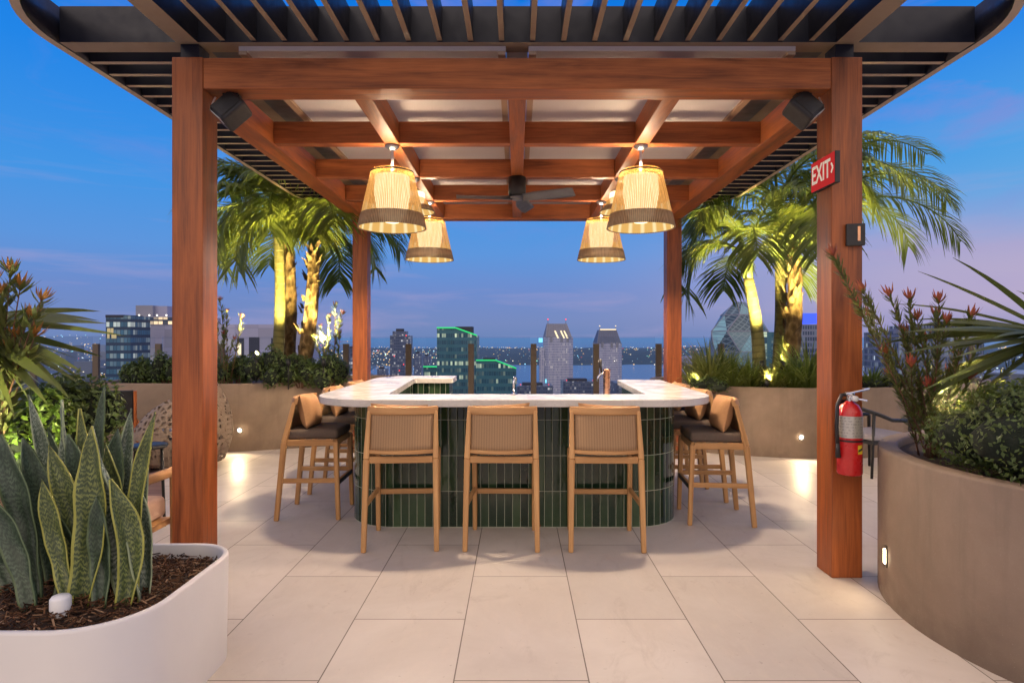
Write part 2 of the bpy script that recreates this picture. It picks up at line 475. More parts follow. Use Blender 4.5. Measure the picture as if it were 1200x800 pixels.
# plants
M['palm'] = leafmat('palm_leaf', (.034, .060, .014), (.17, .215, .045), .5)
M['sword'] = leafmat('sword_leaf', (.03, .048, .018), (.13, .15, .05), .25)
M['shrub'] = leafmat('shrub_leaf', (.018, .040, .013), (.10, .15, .045), .25)
M['shrub_bright'] = leafmat('bright_shrub_leaf', (.03, .07, .010), (.15, .26, .03), .35)
M['box'] = leafmat('box_leaf', (.018, .040, .012), (.105, .155, .04), .25)
M['grass'] = leafmat('grass_leaf', (.03, .06, .014), (.16, .20, .05), .38)
M['grass_pale'] = leafmat('pale_grass_leaf', (.06, .085, .02), (.30, .30, .10), .4)
M['lance'] = leafmat('lance_leaf', (.04, .06, .018), (.19, .20, .07), .3)
M['petal'] = leafmat('petal', (.20, .018, .022), (.46, .09, .06), .3)
M['petal_orange'] = leafmat('orange_petal', (.32, .10, .02), (.42, .17, .05), .3)
M['stem'] = plain('stem', (.12, .055, .03), .7, 0, .2, 20)
n = N('ringed_trunk'); o = n.sep(n.uv()); po = n.pos()
rg = n.math('FRACT', n.math('ADD', n.math('MULTIPLY', o[0], 10.5), n.math('MULTIPLY', n.noise(po, 4, 2), .5)))
ring = n.maprange(rg, .0, .16, 1, 0)
c = n.mix(n.noise(po, 12, 4), (.10, .095, .03), (.19, .175, .06)); c = n.mix(n.math('MULTIPLY', ring, .75), c, (.04, .034, .014))
M['trunk'] = n.done(n.bsdf(c, .7, 0, .3, n.bump(n.math('SUBTRACT', n.noise(po, 25, 4), ring), .6, .02)))
n = N('fibrous_trunk'); po = n.pos()
v = n.n('ShaderNodeTexVoronoi'); n.link(n.scale(po, (9, 9, 6)), v.inputs['Vector']); v.inputs['Scale'].default_value = 1.6
fz = n.noise(n.scale(po, (30, 30, 8)), 1, 5, .7)
c = n.ramp(n.math('ADD', n.math('MULTIPLY', v.outputs['Distance'], .6), n.math('MULTIPLY', fz, .6)), [(.2, (.035, .02, .009)), (.6, (.12, .075, .03)), (.9, (.25, .17, .08))])
M['fibre'] = n.done(n.bsdf(c, .85, 0, .2, n.bump(n.math('ADD', v.outputs['Distance'], fz), .8, .03)))

# snake plant: banded blade with pale margin
def snake(name, base, band, edge):
    n = N(name); u = n.sep(n.uv()); r = n.island()
    wob = n.noise(n.scale(n.uv(), (7, 10, 1)), 1, 5, .65)
    z = n.math('SINE', n.math('ADD', n.math('MULTIPLY', u[1], 270), n.math('ADD', n.math('MULTIPLY', wob, 30), n.math('MULTIPLY', r, 40))))
    f = n.maprange(z, -.35, .75)
    c = n.mix(n.math('MULTIPLY', f, n.maprange(n.noise(n.scale(n.uv(), (2, 3, 1)), 2, 2), .3, .6, .3, 1)), base, band)
    c = n.mix(n.math('MULTIPLY', r, .5), c, (.12, .15, .10))
    blot = n.maprange(n.noise(n.scale(n.uv(), (1.5, 6, 1), (3, 1, 0)), 2, 4, .6), .45, .7)
    c = n.mix(n.math('MULTIPLY', blot, .45), c, tuple(x * .55 for x in base))
    d = n.math('ABSOLUTE', n.math('SUBTRACT', u[0], .5)); c = n.mix(n.math('GREATER_THAN', n.math('ADD', d, n.math('MULTIPLY', n.noise(n.scale(n.uv(), (1, 14, 1)), 1, 2), .03)), .475), c, edge)
    return n.done(n.bsdf(c, .38, 0, .5, n.bump(wob, .15, .004)))
M['snake_teal'] = snake('snake_leaf_teal', (.005, .024, .016), (.085, .14, .09), (.09, .13, .06))
M['snake_yellow'] = snake('snake_leaf_yellow', (.026, .050, .010), (.29, .33, .085), (.33, .33, .07))
M['snake_grey'] = snake('snake_leaf_grey', (.045, .080, .055), (.38, .44, .36), (.28, .33, .20))

n = N('bark_mulch'); r = n.island(); c = n.ramp(r, [(0, (.018, .009, .005)), (.5, (.075, .033, .017)), (.85, (.16, .08, .04)), (1, (.30, .19, .12))])
M['mulch'] = n.done(n.bsdf(c, .85, 0, .2))

# perforated wicker: cell-like holes
n = N('open_wicker'); v = n.n('ShaderNodeTexVoronoi', feature='DISTANCE_TO_EDGE'); n.link(n.obj(), v.inputs['Vector']); v.inputs['Scale'].default_value = 15
d = v.outputs['Distance']; hole = n.math('GREATER_THAN', d, .17)
b = n.bsdf(n.mix(n.noise(n.obj(), 40, 3), (.16, .115, .085), (.33, .255, .195)), .7, 0, .3, n.bump(d, .6, .01))
t = n.n('ShaderNodeBsdfTransparent'); m = n.n('ShaderNodeMixShader'); n.link(hole, m.inputs[0]); n.link(b, m.inputs[1]); n.link(t.outputs[0], m.inputs[2])
M['wicker'] = n.done(m.outputs[0])

# glass of the balustrade
n = N('clear_glass'); t = n.n('ShaderNodeBsdfTransparent'); t.inputs[0].default_value = (.93, .95, .97, 1)
g = n.n('ShaderNodeBsdfGlossy'); g.inputs['Roughness'].default_value = .02; g.inputs[0].default_value = (.8, .8, .8, 1)
fr = n.n('ShaderNodeFresnel'); fr.inputs[0].default_value = 1.3
m = n.n('ShaderNodeMixShader'); n.link(n.math('MULTIPLY', fr.outputs[0], .6), m.inputs[0]); n.link(t.outputs[0], m.inputs[1]); n.link(g.outputs[0], m.inputs[2])
M['glass'] = n.done(m.outputs[0])

n = N('bay_water'); po = n.pos()
b = n.bsdf((.012, .06, .14), .16, 0, .5, n.bump(n.noise(n.scale(po, (.02, .006, 1)), 1, 6, .6), .25, 4.0))
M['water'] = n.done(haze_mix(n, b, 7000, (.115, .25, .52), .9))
n = N('city_land'); po = n.pos(); c = n.mix(n.maprange(n.noise(po, .004, 6, .6), .35, .65), (.012, .022, .03), (.04, .05, .06))
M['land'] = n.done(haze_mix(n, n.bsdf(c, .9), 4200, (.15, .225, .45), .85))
n = N('far_trees'); po = n.pos(); c = n.mix(n.maprange(n.noise(po, .012, 5, .65), .35, .65), (.006, .016, .018), (.028, .045, .04))
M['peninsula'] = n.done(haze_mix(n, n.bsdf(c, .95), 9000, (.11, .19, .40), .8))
n = N('low_rise'); r = n.island(); c = n.mix(r, (.05, .055, .07), (.20, .19, .20))
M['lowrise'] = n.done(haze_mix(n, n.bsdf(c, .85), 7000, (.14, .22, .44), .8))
n = N('city_light_points'); r = n.island()
c = n.ramp(r, [(0, (1, .62, .25)), (.4, (1, .86, .62)), (.68, (.85, .95, 1)), (.82, (.35, .75, 1)), (.9, (.4, 1, .75)), (.955, (1, .12, .15))])
nd = n.t.nodes[-1]; nd.color_ramp.interpolation = 'CONSTANT'
e = n.n('ShaderNodeEmission'); n.link(c, e.inputs[0]); n.link(n.maprange(n.math('FRACT', n.math('MULTIPLY', r, 77.7)), 0, 1, .4, 2.2), e.inputs[1])
M['lights'] = n.done(e.outputs[0])


def facade(name, glass, frame, w, h, lit, litcol=(1, .85, .55), estr=1.3, fw=.14, fh=.32, far=6000, rough=.3, rowbias=.4):
    n = N(name); u = n.sep(n.uv())
    cu = n.math('DIVIDE', u[0], w); cv = n.math('DIVIDE', n.math('ADD', u[1], 200.0), h)
    fu = n.math('FRACT', cu); fv = n.math('FRACT', cv)
    mk = n.math('MULTIPLY', n.math('GREATER_THAN', fu, fw), n.math('GREATER_THAN', fv, fh))
    cx = n.n('ShaderNodeCombineXYZ'); n.link(n.math('FLOOR', cu), cx.inputs[0]); n.link(n.math('FLOOR', cv), cx.inputs[1])
    wn = n.n('ShaderNodeTexWhiteNoise', noise_dimensions='2D'); n.link(cx.outputs[0], wn.inputs['Vector'])
    wr = n.n('ShaderNodeTexWhiteNoise', noise_dimensions='1D'); n.link(n.math('FLOOR', cv), wr.inputs['W'])
    sc_ = n.math('ADD', n.math('MULTIPLY', wn.outputs['Value'], 1 - rowbias), n.math('MULTIPLY', wr.outputs['Value'], rowbias))
    on = n.math('MULTIPLY', n.math('GREATER_THAN', sc_, 1 - lit), mk)
    gv = n.mix(n.math('MULTIPLY', wn.outputs['Value'], .6), glass, tuple(x * 1.9 for x in glass))
    c = n.mix(mk, frame, gv)
    dim = n.math('MULTIPLY', n.math('MULTIPLY', n.math('POWER', n.math('FRACT', n.math('MULTIPLY', wn.outputs['Value'], 37.3)), 6.0), mk), .22)
    b = n.bsdf(c, rough, 0, .35, None, litcol, n.math('ADD', dim, n.math('MULTIPLY', n.math('MULTIPLY', on, estr), n.maprange(n.math('FRACT', n.math('MULTIPLY', wn.outputs['Value'], 91.7)), 0, 1, .2, 1.15))))
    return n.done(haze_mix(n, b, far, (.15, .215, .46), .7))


# ------------------------------------------------------------------ world, camera, fill sun
w = bpy.data.worlds.new('World'); sc.world = w; w.use_nodes = True
wt = w.node_tree; wt.nodes.clear()
class W(N):
    def __init__(self):
        self.t = wt; self.out = wt.nodes.new('ShaderNodeOutputWorld')
n = W()
d = n.n('ShaderNodeTexCoord').outputs['Generated']; s = n.sep(d)
z = s[2]
sky = n.ramp(n.maprange(z, 0, .6), [(0, (.155, .24, .49)), (.035, (.175, .255, .52)), (.12, (.15, .26, .60)), (.22, (.105, .30, .72)),
                                    (.36, (.055, .30, .78)), (.6, (.014, .235, .80)), (.78, (.003, .185, .76)), (1, (.003, .17, .72))])
# rose afterglow to the right, low
az = n.math('DIVIDE', s[0], n.math('MAXIMUM', s[1], .05))
gl = n.math('MULTIPLY', n.maprange(az, .0, .75, 0, 1, True), n.math('MULTIPLY', n.maprange(z, .0, .05, .25, 1, True), n.maprange(z, .08, .24, 1, 0, True)))
gl = n.math('MULTIPLY', gl, n.math('GREATER_THAN', s[1], 0))
sky = n.mix(n.math('MULTIPLY', gl, .9), sky, (.46, .40, .60))
gl2 = n.math('MULTIPLY', n.maprange(az, .25, .9, 0, 1, True), n.math('MULTIPLY', n.maprange(z, .1, .2, 0, 1, True), n.maprange(z, .2, .42, 1, 0, True)))
sky = n.mix(n.math('MULTIPLY', n.math('MULTIPLY', gl2, n.math('GREATER_THAN', s[1], 0)), .55), sky, (.10, .42, .78))
# streaks of cloud
cm = n.scale(d, (1.6, 1.6, 14)); c1 = n.noise(cm, 1.7, 6, .6, .4)
cm2 = n.scale(d, (1.2, 2.0, 4.5), (3, 1, 2)); c2 = n.noise(cm2, 2.4, 6, .62, .8)
cl = n.math('MULTIPLY', n.maprange(c1, .5, .72), n.maprange(z, .3, .12, 0, .5))
sky = n.mix(cl, sky, (.42, .36, .60))
cl2 = n.math('MULTIPLY', n.maprange(c2, .5, .72), n.math('MULTIPLY', n.maprange(z, .12, .3, .1, .8), n.maprange(az, -.9, .7, .35, 1)))
sky = n.mix(cl2, sky, (.24, .25, .66))
# fill light added to the sky, overhead and behind the viewer
zen = n.maprange(z, .52, .85, 0, 1, True)
sky = n.mix(zen, sky, (.62, .58, .82))
bk = n.math('MULTIPLY', n.maprange(s[1], .05, -.55, 0, 1, True), n.maprange(z, -.05, .1, 0, 1, True))
sky = n.mix(bk, sky, (1.42, 1.18, 1.02))
nis = n.n('ShaderNodeTexSky', sky_type='NISHITA'); nis.sun_disc = False; nis.sun_elevation = math.radians(1.0); nis.sun_rotation = math.radians(55)
sky = n.mix(1.0, sky, n.mix(.995, nis.outputs[0], (0, 0, 0)), 'ADD')
bg = n.n('ShaderNodeBackground'); n.link(sky, bg.inputs[0]); bg.inputs[1].default_value = 1.0
n.link(bg.outputs[0], n.out.inputs[0])

cam = bpy.data.cameras.new('camera'); co = bpy.data.objects.new('camera', cam); COL.objects.link(co)
co.location = (0, 0, H); co.rotation_euler = (PI / 2, 0, 0)
cam.sensor_width = 36; cam.lens = 36 * F / 1200; cam.shift_x = -6 / 1200; cam.shift_y = -5 / 1200
cam.clip_start = .05; cam.clip_end = 90000
sc.camera = co
sl = bpy.data.lights.new('fill_sun', 'SUN'); sl.energy = .12; sl.angle = math.radians(20); sl.color = (1, .8, .62)  # weak fill lamp added from behind the viewer; the real sun has set
so = bpy.data.objects.new('fill_sun', sl); COL.objects.link(so)
so.rotation_euler = (math.radians(62), 0, math.radians(-25))
sc.view_settings.view_transform = 'Standard'; sc.view_settings.look = 'None'; sc.view_settings.exposure = 0
sc.render.engine = 'CYCLES'
sc.cycles.use_denoising = True
sc.cycles.max_bounces = 8; sc.cycles.transparent_max_bounces = 16
sc.cycles.sample_clamp_indirect = 4


def lamp(name, kind, loc, energy, col, parent=None, size=.05, aim=None, cone=60, blend=.6):
    l = bpy.data.lights.new(name, kind); l.energy = energy; l.color = col; l.shadow_soft_size = size
    o = bpy.data.objects.new(name, l); COL.objects.link(o); o.location = loc
    if kind == 'SPOT': l.spot_size = math.radians(cone); l.spot_blend = blend
    if aim is not None:
        o.rotation_euler = (Vector(aim) - Vector(loc)).to_track_quat('-Z', 'Y').to_euler()
    if parent is not None: o.parent = parent; 
    return o


# ------------------------------------------------------------------ setting
fl = MB()
fl.quad(Vector((-14, -7, 0)), Vector((14, -7, 0)), Vector((14, 12.1, 0)), Vector((-14, 12.1, 0)))
tag(fl.build('floor', M['floor']), kind='structure')
dk = MB(); dk.prism([(-9, 5.62), (-3.28, 5.62), (-3.32, 5.85), (-4.9, 8.4), (-9, 8.4)], .004, .010)
tag(dk.build('deck', M['deck']), kind='structure')

GZ = -80.0
g = MB(); g.poly([Vector(p) for p in ((-6000, 14, GZ), (6000, 14, GZ), (6000, 700, GZ), (420, 900, GZ), (240, 1080, GZ), (30, 1000, GZ), (-60, 1060, GZ), (-180, 1150, GZ), (-330, 1300, GZ), (-420, 1900, GZ), (-900, 2600, GZ), (-1700, 7000, GZ), (-12000, 9000, GZ), (-12000, 500, GZ))])
tag(g.build('city_ground', M['land']), kind='structure')
g = MB(); g.quad(Vector((-60000, 300, GZ - 1.5)), Vector((60000, 300, GZ - 1.5)), Vector((60000, 70000, GZ - 1.5)), Vector((-60000, 70000, GZ - 1.5)))
tag(g.build('water', M['water']), kind='structure')
# wooded peninsula across the bay
pen = MB()
def penf(u, v):
    X = -900 + 5200 * u; Y0 = 1640 + 160 * math.sin(u * 9) + 500 * max(0, u - .55)
    Y = Y0 + v * (3100 - 900 * abs(u - .4))
    hgt = 26 * math.sin(PI * min(1, v * 1.02)) ** .5 * (.55 + .45 * math.sin(u * 40 + v * 9) * math.sin(u * 23 + 2))
    return (X, Y, GZ - .8 + max(0, hgt) if 0 < v < 1 else GZ - 3)
pen.grid(penf, 90, 10)
tag(pen.build('peninsula', M['peninsula']), kind='structure')
hl = MB()
def hillf(u, v):
    X = -16000 + 13600 * u; Y = 6500 + 2500 * v + 900 * u
    top = 20 + 70 * math.sin(u * 7 + 1) * math.sin(u * 3.1) + 25 * math.sin(u * 21)
    return (X, Y, GZ - 5 + max(5, (90 + top * .7)) * math.sin(PI / 2 * min(1, v * 1.3)) * min(1, (1.02 - u) * 5))
hl.grid(hillf, 60, 6)
tag(hl.build('hills', M['land']), kind='structure')

# low-rise city and points of light (nobody could count them)
lo = MB(); li = MB()
def light_at(p, k):
    s = p[1] * k / F; s = max(.1, s)
    li.box(p, (s, s, s * .8))
for i in range(900):
    t = R.random(); Y = 380 + 3600 * t * t
    r = R.choice([R.uniform(-1.25, -.36), R.uniform(-1.25, -.36), R.uniform(.42, .95)])
    if r > 0 and Y > 650: continue
    X = r * Y
    if -.36 < X / Y < -.28 and Y < 500: continue
    hh = R.uniform(5, 24) if R.random() < .85 else R.uniform(24, 50); hh *= 1 if Y > 500 else .6
    ww = R.uniform(12, 40)
    lo.box((X, Y, GZ + hh / 2), (ww, R.uniform(12, 40), hh), Euler((0, 0, R.uniform(-.3, .3))))
    for q in range(R.randint(1, 5)):
        light_at((X + R.uniform(-.5, .5) * ww, Y - 22, GZ + R.uniform(.2, 1) * hh), R.uniform(.4, 1.1))
for i in range(150):
    Y = R.uniform(680, 1060); X = Y * R.uniform(-.30, -.125); hh = R.uniform(5, 22)
    ww = R.uniform(10, 30); lo.box((X, Y, GZ + hh / 2), (ww, R.uniform(10, 30), hh), Euler((0, 0, R.uniform(-.3, .3))))
    for q in range(3): light_at((X + R.uniform(-.5, .5) * ww, Y - 18, GZ + R.uniform(.2, 1) * hh), R.uniform(.4, .95))
for i in range(2600):
    t = R.random(); Y = 450 * (6800 / 450) ** t; X = Y * R.uniform(-1.3, -.3)
    light_at((X, Y, GZ + R.uniform(3, 16)), R.uniform(.3, .95))
for i in range(420):                                       # hillside
    u = R.random(); v = R.random() * .7; p = hillf(u, v); light_at((p[0], p[1] - 30, p[2] + 12), R.uniform(.35, .9))
for i in range(1700):                                       # across the bay
    u = R.random(); v = R.random() ** 1.5; p = penf(u, .03 + v * .9); light_at((p[0], p[1], p[2] + 6), R.uniform(.35, .95) * (1.2 if v < .05 else 1))
for i in range(150):
    u = R.uniform(.1, .7); p = penf(u, .0); light_at((p[0], p[1] - 8, GZ + 4), R.uniform(.6, 1.5))
for i in range(420):                                       # shore by the left of the bay
    Y = R.uniform(560, 2600); X = Y * R.uniform(-.30, -.13); light_at((X, Y, GZ + R.uniform(2, 30)), R.uniform(.5, 1.3))
for i in range(120):
    Y = R.uniform(420, 640); X = Y * R.uniform(.42, .95); light_at((X, Y, GZ + R.uniform(3, 30)), R.uniform(.4, 1.0))
tag(lo.build('distant_low_rise', M['lowrise']), 'mass of low dim city blocks spreading below the terrace to the hills', 'city blocks', kind='stuff')
tag(li.build('city_lights', M['lights']), 'scattered warm white and coloured points of city light far below', 'city lights', kind='stuff')

# ------------------------------------------------------------------ skyline
def rect_at(x0, x1, Y, depth, skew=0.0):
    """plan rectangle whose front edge spans photo columns x0..x1 at distance Y"""
    a = (x0 - VX) * Y / F; b = (x1 - VX) * Y / F
    return [(a, Y), (b, Y + skew), (b - skew * .2, Y + depth + skew), (a - skew * .2, Y + depth)]
def zt(py, Y): return H - (py - VY) * Y / F
def ctr(p): return (sum(a[0] for a in p) / len(p), sum(a[1] for a in p) / len(p))
def tower(name, label, cat='building'):
    return thing(name, label, cat)

f_teal = facade('teal_glass', (.008, .05, .075), (.03, .12, .15), 1.15, 3.7, .33, (.85, .95, .6), .7, .16, .45, rowbias=.6)
f_blue = facade('blue_glass', (.03, .10, .16), (.012, .03, .06), 1.5, 3.3, .2, (.85, .85, .7), .6, .12, .4, rowbias=.5)
f_stone = facade('pale_stone', (.09, .10, .17), (.48, .45, .53), 1.35, 2.6, .06, (1, .87, .62), .6, .5, .3, rowbias=.03, far=3000)
f_dark = facade('dark_flats', (.025, .035, .07), (.07, .085, .14), 1.8, 2.8, .13, (.9, .85, .8), .7, .2, .45, rowbias=.1)
f_panel = facade('lavender_panel', (.24, .24, .34), (.22, .22, .32), 9, 4.1, .0, fw=.01, fh=.03)
f_right = facade('ribbed_block', (.02, .035, .075), (.16, .18, .26), 1.2, 2.8, .10, (.8, .9, 1), .6, .3, .35, rowbias=.15)
M['mech'] = plain('mechanical_grey', (.22, .23, .30), .8, 0, .1, .2)
M['slate'] = plain('slate_roof', (.09, .11, .19), .6, 0, .15, .2)
M['darkroof'] = plain('dark_roof', (.03, .035, .06), .8, 0, .2, .1)

# teal tower with green lit roof edge, sloping right shoulder
def sloped(name, label, x0, xk, x1, ytop, yend, Y, depth, parts):
    r = tower(name, label)
    pl = rect_at(x0, x1, Y, depth); zb = GZ
    a, k, b = [(x - VX) * Y / F for x in (x0, xk, x1)]
    z0, z1 = zt(ytop, Y), zt(yend, Y)
    m = MB()
    prof = [(a, zb), (b, zb), (b, z1), (k, z0), (a, z0)]
    n0 = len(m.v)
    for yy in (Y, Y + depth):
        for x, zz in prof: m.v.append(Vector((x, yy, zz)))
    m.face(range(5), [(x, zz) for x, zz in prof]); m.face(list(range(5, 10))[::-1], [(x, zz) for x, zz in prof][::-1])
    for q in range(5):
        q2 = (q + 1) % 5
        m.face((q, q + 5, q2 + 5, q2), [(0, prof[q][1]), (depth, prof[q][1]), (depth, prof[q2][1]), (0, prof[q2][1])])
    m.build('glass_body', f_teal, r)
    t = .55 * Y / F
    for (xa, za), (xb, zb_) in (((a, z0), (k, z0)), ((k, z0), (b, z1))):
        MB().bar((xa, Y - .4, za + t), (xb, Y - .4, zb_ + t), 1.5 * Y / F, 1.5 * Y / F).build('roof_light_strip', M['greenled'], r)
    if parts: MB().span(k - 1, b - 3, Y + depth * .35, Y + depth * .9, z1, z0 + 1.0 ).build('plant_room', M['darkroof'], r)
    return r
sloped('office_tower', 'tall teal glass tower with green lit sloping roof edge', 512, 534, 559, 384.5, 393.5, 330, 20, True)
sloped('office_block', 'shorter teal glass block with green lit roofline beside the tall teal tower', 558, 581, 605, 422.5, 432, 300, 18, False)
b = sloped('podium_block', 'small low dark block with green lit roof left of the tall teal tower', 496, 511, 513, 430, 430.4, 360, 18, False)

MB().prism(rect_at(566, 580, 306, 8), zt(423, 306), zt(419.5, 306)).build('plant_room', M['darkroof'], [o for o in COL.objects if o.name == 'office_block'][0])
# dark stepped flats
r = tower('apartment_tower', 'dark stepped apartment tower left of the green lit towers')
Y = 620
MB().prism(rect_at(457, 480, Y, 18), GZ, zt(393, Y)).build('tower_body', f_dark, r)
MB().prism(rect_at(460, 476, Y + 2, 12), zt(393, Y), zt(388, Y)).build('upper_storey', f_dark, r)
MB().prism(rect_at(464, 472, Y + 3, 8), zt(388, Y), zt(385, Y)).build('crown', M['darkroof'], r)
for px, py in ((462, 417), (476, 393), (473, 427), (468, 434)):
    q = at(px, py, Y - 1); MB().lathe([(0, -.7), (.7, 0), (0, .7)], 6, q).build('beacon', M['redled'], r)
for (x0, x1, yt, Y, lab) in ((485, 494, 414, 900, 'slim hazy mid rise block just right of the dark stepped tower'), (496, 504, 417, 980, 'pale hazy mid rise block close to the tall teal tower'),
                             (404, 415, 408, 420, 'small dark block of flats just left of the rear left pergola post'), (442, 452, 432, 700, 'low dark waterfront block right of the rear left pergola post')):
    r = tower('mid_rise', lab)
    MB().prism(rect_at(x0, x1, Y, 16), GZ, zt(yt, Y)).build('block_body', f_dark, r)
    MB().prism(rect_at(x0 + 2, x1 - 3, Y + 3, 8), zt(yt, Y), zt(yt - 2, Y)).build('roof_box', M['darkroof'], r)

# twin hotel towers with chamfered crowns
def hotel(label, x0, x1, xr0, xr1, ysh, ytop, Y, pleat, shear):
    r = tower('hotel_tower', label)
    a, b, c, e = [(x - VX) * Y / F for x in (x0, x1, xr0, xr1)]
    D = 26; z0, z1 = zt(ysh, Y), zt(ytop, Y)
    ch = (b - a) * .16
    body = [(a + ch, Y), (b - ch, Y), (b, Y + ch), (b, Y + D), (a, Y + D), (a, Y + ch)]
    MB().prism(body, GZ, z0).build('tower_body', f_stone, r)
    m = MB()
    nz = 18
    for k in range(nz):                                    # ribbed mansard crown
        t0, t1 = k / nz, (k + 1) / nz
        off = .0 if k % 2 else .9
        m.quad(Vector((a + ch * .3 + (b - a - ch * .6) * t0, Y + .2 - off * .5, z0)), Vector((a + ch * .3 + (b - a - ch * .6) * t1, Y + .2 - off * .5, z0)), Vector((c + (e - c) * t1, Y + 8 - off * .5, z1)), Vector((c + (e - c) * t0, Y + 8 - off * .5, z1)))
    m.quad(Vector((a, Y + D, z0)), Vector((a + ch * .3, Y + .2, z0)), Vector((c, Y + 8, z1)), Vector((c, Y + D - 4, z1)))
    m.quad(Vector((b - ch * .3, Y + .2, z0)), Vector((b, Y + D, z0)), Vector((e, Y + D - 4, z1)), Vector((e, Y + 8, z1)))
    m.quad(Vector((c, Y + 8, z1)), Vector((e, Y + 8, z1)), Vector((e, Y + D - 4, z1)), Vector((c, Y + D - 4, z1)))
    m.build('crown_roof', f_crown if pleat else M['slate'], r)
    for t in (.25, .6, .8):
        x = a + (b - a) * t
        MB().span(x - 1.3, x + 1.3, Y - .6, Y + 1, z0 - 5, z0 + 1).build('dormer', M['mech'], r)
    for x in (c + 1, e - 1):
        MB().tube([(x, Y + 9, z1), (x, Y + 9, z1 + 4)], .3, 5).build('mast', M['mech'], r)
        MB().lathe([(0, -.8), (.9, 0), (0, .8)], 6, (x, Y + 9, z1 + 4.6)).build('beacon', M['redled'] if pleat else M['warmled'], r)
    return r, a, b, z0, z1, Y
f_crown = plain('pleated_crown', (.17, .18, .25), .6, 0, .2, .15)
r, a, b_, z0, z1, Y = hotel('taller pale hotel tower with ribbed sloping crown and cyan sign', 637.5, 672, 641.5, 665, 395, 379, 640, True, 0)
# uplit pier, sign and lit pleats
MB().span(a - 4.5, a + .2, Y + 2, Y + 16, GZ, zt(407, Y)).build('side_wing', f_stone, r)
MB().span(a - 5.5, a - 1.5, Y - .4, Y - .1, zt(401, Y), zt(396, Y)).build('sign', M['cyanled'], r)
MB().span(a + 1.2, a + 2.6, Y - 1.0, Y - .6, zt(461, Y), zt(444, Y)).build('uplight_strip', M['cyanled'], r)
for px in (654, 661, 665):
    q = at(px, 396, Y)
    MB().bar((q.x, Y - 1.0, q.z), (q.x - 3, Y + 3.6, q.z + 7.5), 1.6, .6).build('lit_rib', M['warmled'], r)
r, a, b_, z0, z1, Y = hotel('shorter pale hotel tower with smooth slate mansard and lit roof edge', 698, 729.5, 703, 724, 402, 386.5, 690, False, 0)
MB().span(a + 6, b_ - 6, Y + 7, Y + 7.6, z1, z1 + 1.1).build('roof_light_strip', M['warmled'], r)

# low dark roofs and cranes behind the bar
for (x0, x1, yt, Y, lab) in ((606, 648, 452, 480, 'flat dark roofed block under the foot of the taller hotel tower'), (660, 700, 447, 520, 'dark curved roof block between the two hotel towers'), (722, 752, 449, 460, 'dark block at the water under the shorter hotel tower')):
    r = tower('low_block', lab)
    MB().prism(rect_at(x0, x1, Y, 30), GZ, zt(yt, Y)).build('block_body', f_dark, r)
    MB().prism(rect_at(x0 + 6, x1 - 12, Y + 6, 12), zt(yt, Y), zt(yt - 2.5, Y)).build('roof_box', M['darkroof'], r)
    for px in (x0 + 4, x1 - 5):
        MB().lathe([(0, -.5), (.55, 0), (0, .5)], 6, at(px, yt - 1.5, Y)).build('beacon', M['redled'], r)
# left: blue glass tower and lavender block
r = tower('glass_tower', 'slim blue glass tower rising left of the front left pergola post'); Y = 260
MB().prism(rect_at(124, 153, Y, 14), GZ, zt(370, Y)).build('glass_body', f_blue, r)
MB().prism(rect_at(123.5, 144, Y - .3, 14), zt(372, Y), zt(370.5, Y) + .6).build('parapet', M['darkroof'], r)
for xa, xb, ya, yb in ((126, 129.5, 384.5, 390), (130.3, 133, 384.5, 390), (126, 128.5, 391, 396.5), (131, 136.5, 391, 396.5)):
    MB().span(at(xa, 0, Y).x, at(xb, 0, Y).x, Y - .25, Y - .05, zt(yb, Y), zt(ya, Y)).build('lit_window', M['dimwarm'], r)
r = tower('panel_building', 'pale lavender blank walled block with roof lights behind the front left post'); Y = 285
MB().prism(rect_at(147, 232, Y, 22), GZ, zt(371, Y)).build('block_body', f_panel, r)
MB().span(at(147, 0, Y).x, at(232, 0, Y).x, Y - .5, Y - .1, zt(380, Y), zt(371.5, Y)).build('window_band', facade('lit_band', (.02, .04, .08), (.03, .04, .08), 2.2, 5.0, .5, (1, .72, .4), 1.2, .12, .15, rowbias=0), r)
MB().prism(rect_at(159, 179, Y + 6, 8), zt(371, Y), zt(357, Y)).build('plant_room', M['mech'], r)
MB().prism(rect_at(180, 196, Y + 8, 8), zt(371, Y), zt(357.5, Y)).build('stair_tower', f_panel, r)
for px in (163, 175, 184, 195, 207):
    MB().lathe([(0, -.45), (.5, 0), (0, .45)], 6, at(px, 369.3, Y - 1)).build('roof_lamp', M['roofglow'], r)
r = tower('panel_building', 'lavender grey block with dark windows behind the left palms'); Y = 240
MB().prism(rect_at(248, 352, Y, 22), GZ, zt(380, Y)).build('block_body', f_panel, r)
for x0, x1, y0, y1, mm in ((278, 286, 396, 416, 'darkroof'), (292, 304, 395, 420, 'darkroof'), (318, 330, 396, 420, 'darkroof')):
    MB().span(at(x0, 0, Y).x, at(x1, 0, Y).x, Y - .25, Y - .05, zt(y1, Y), zt(y0, Y)).build('window', M[mm], r)
MB().span(at(279, 0, Y).x, at(283, 0, Y).x, Y - .6, Y - .3, zt(416, Y), zt(402, Y)).build('lit_window', M['warmled'], r)
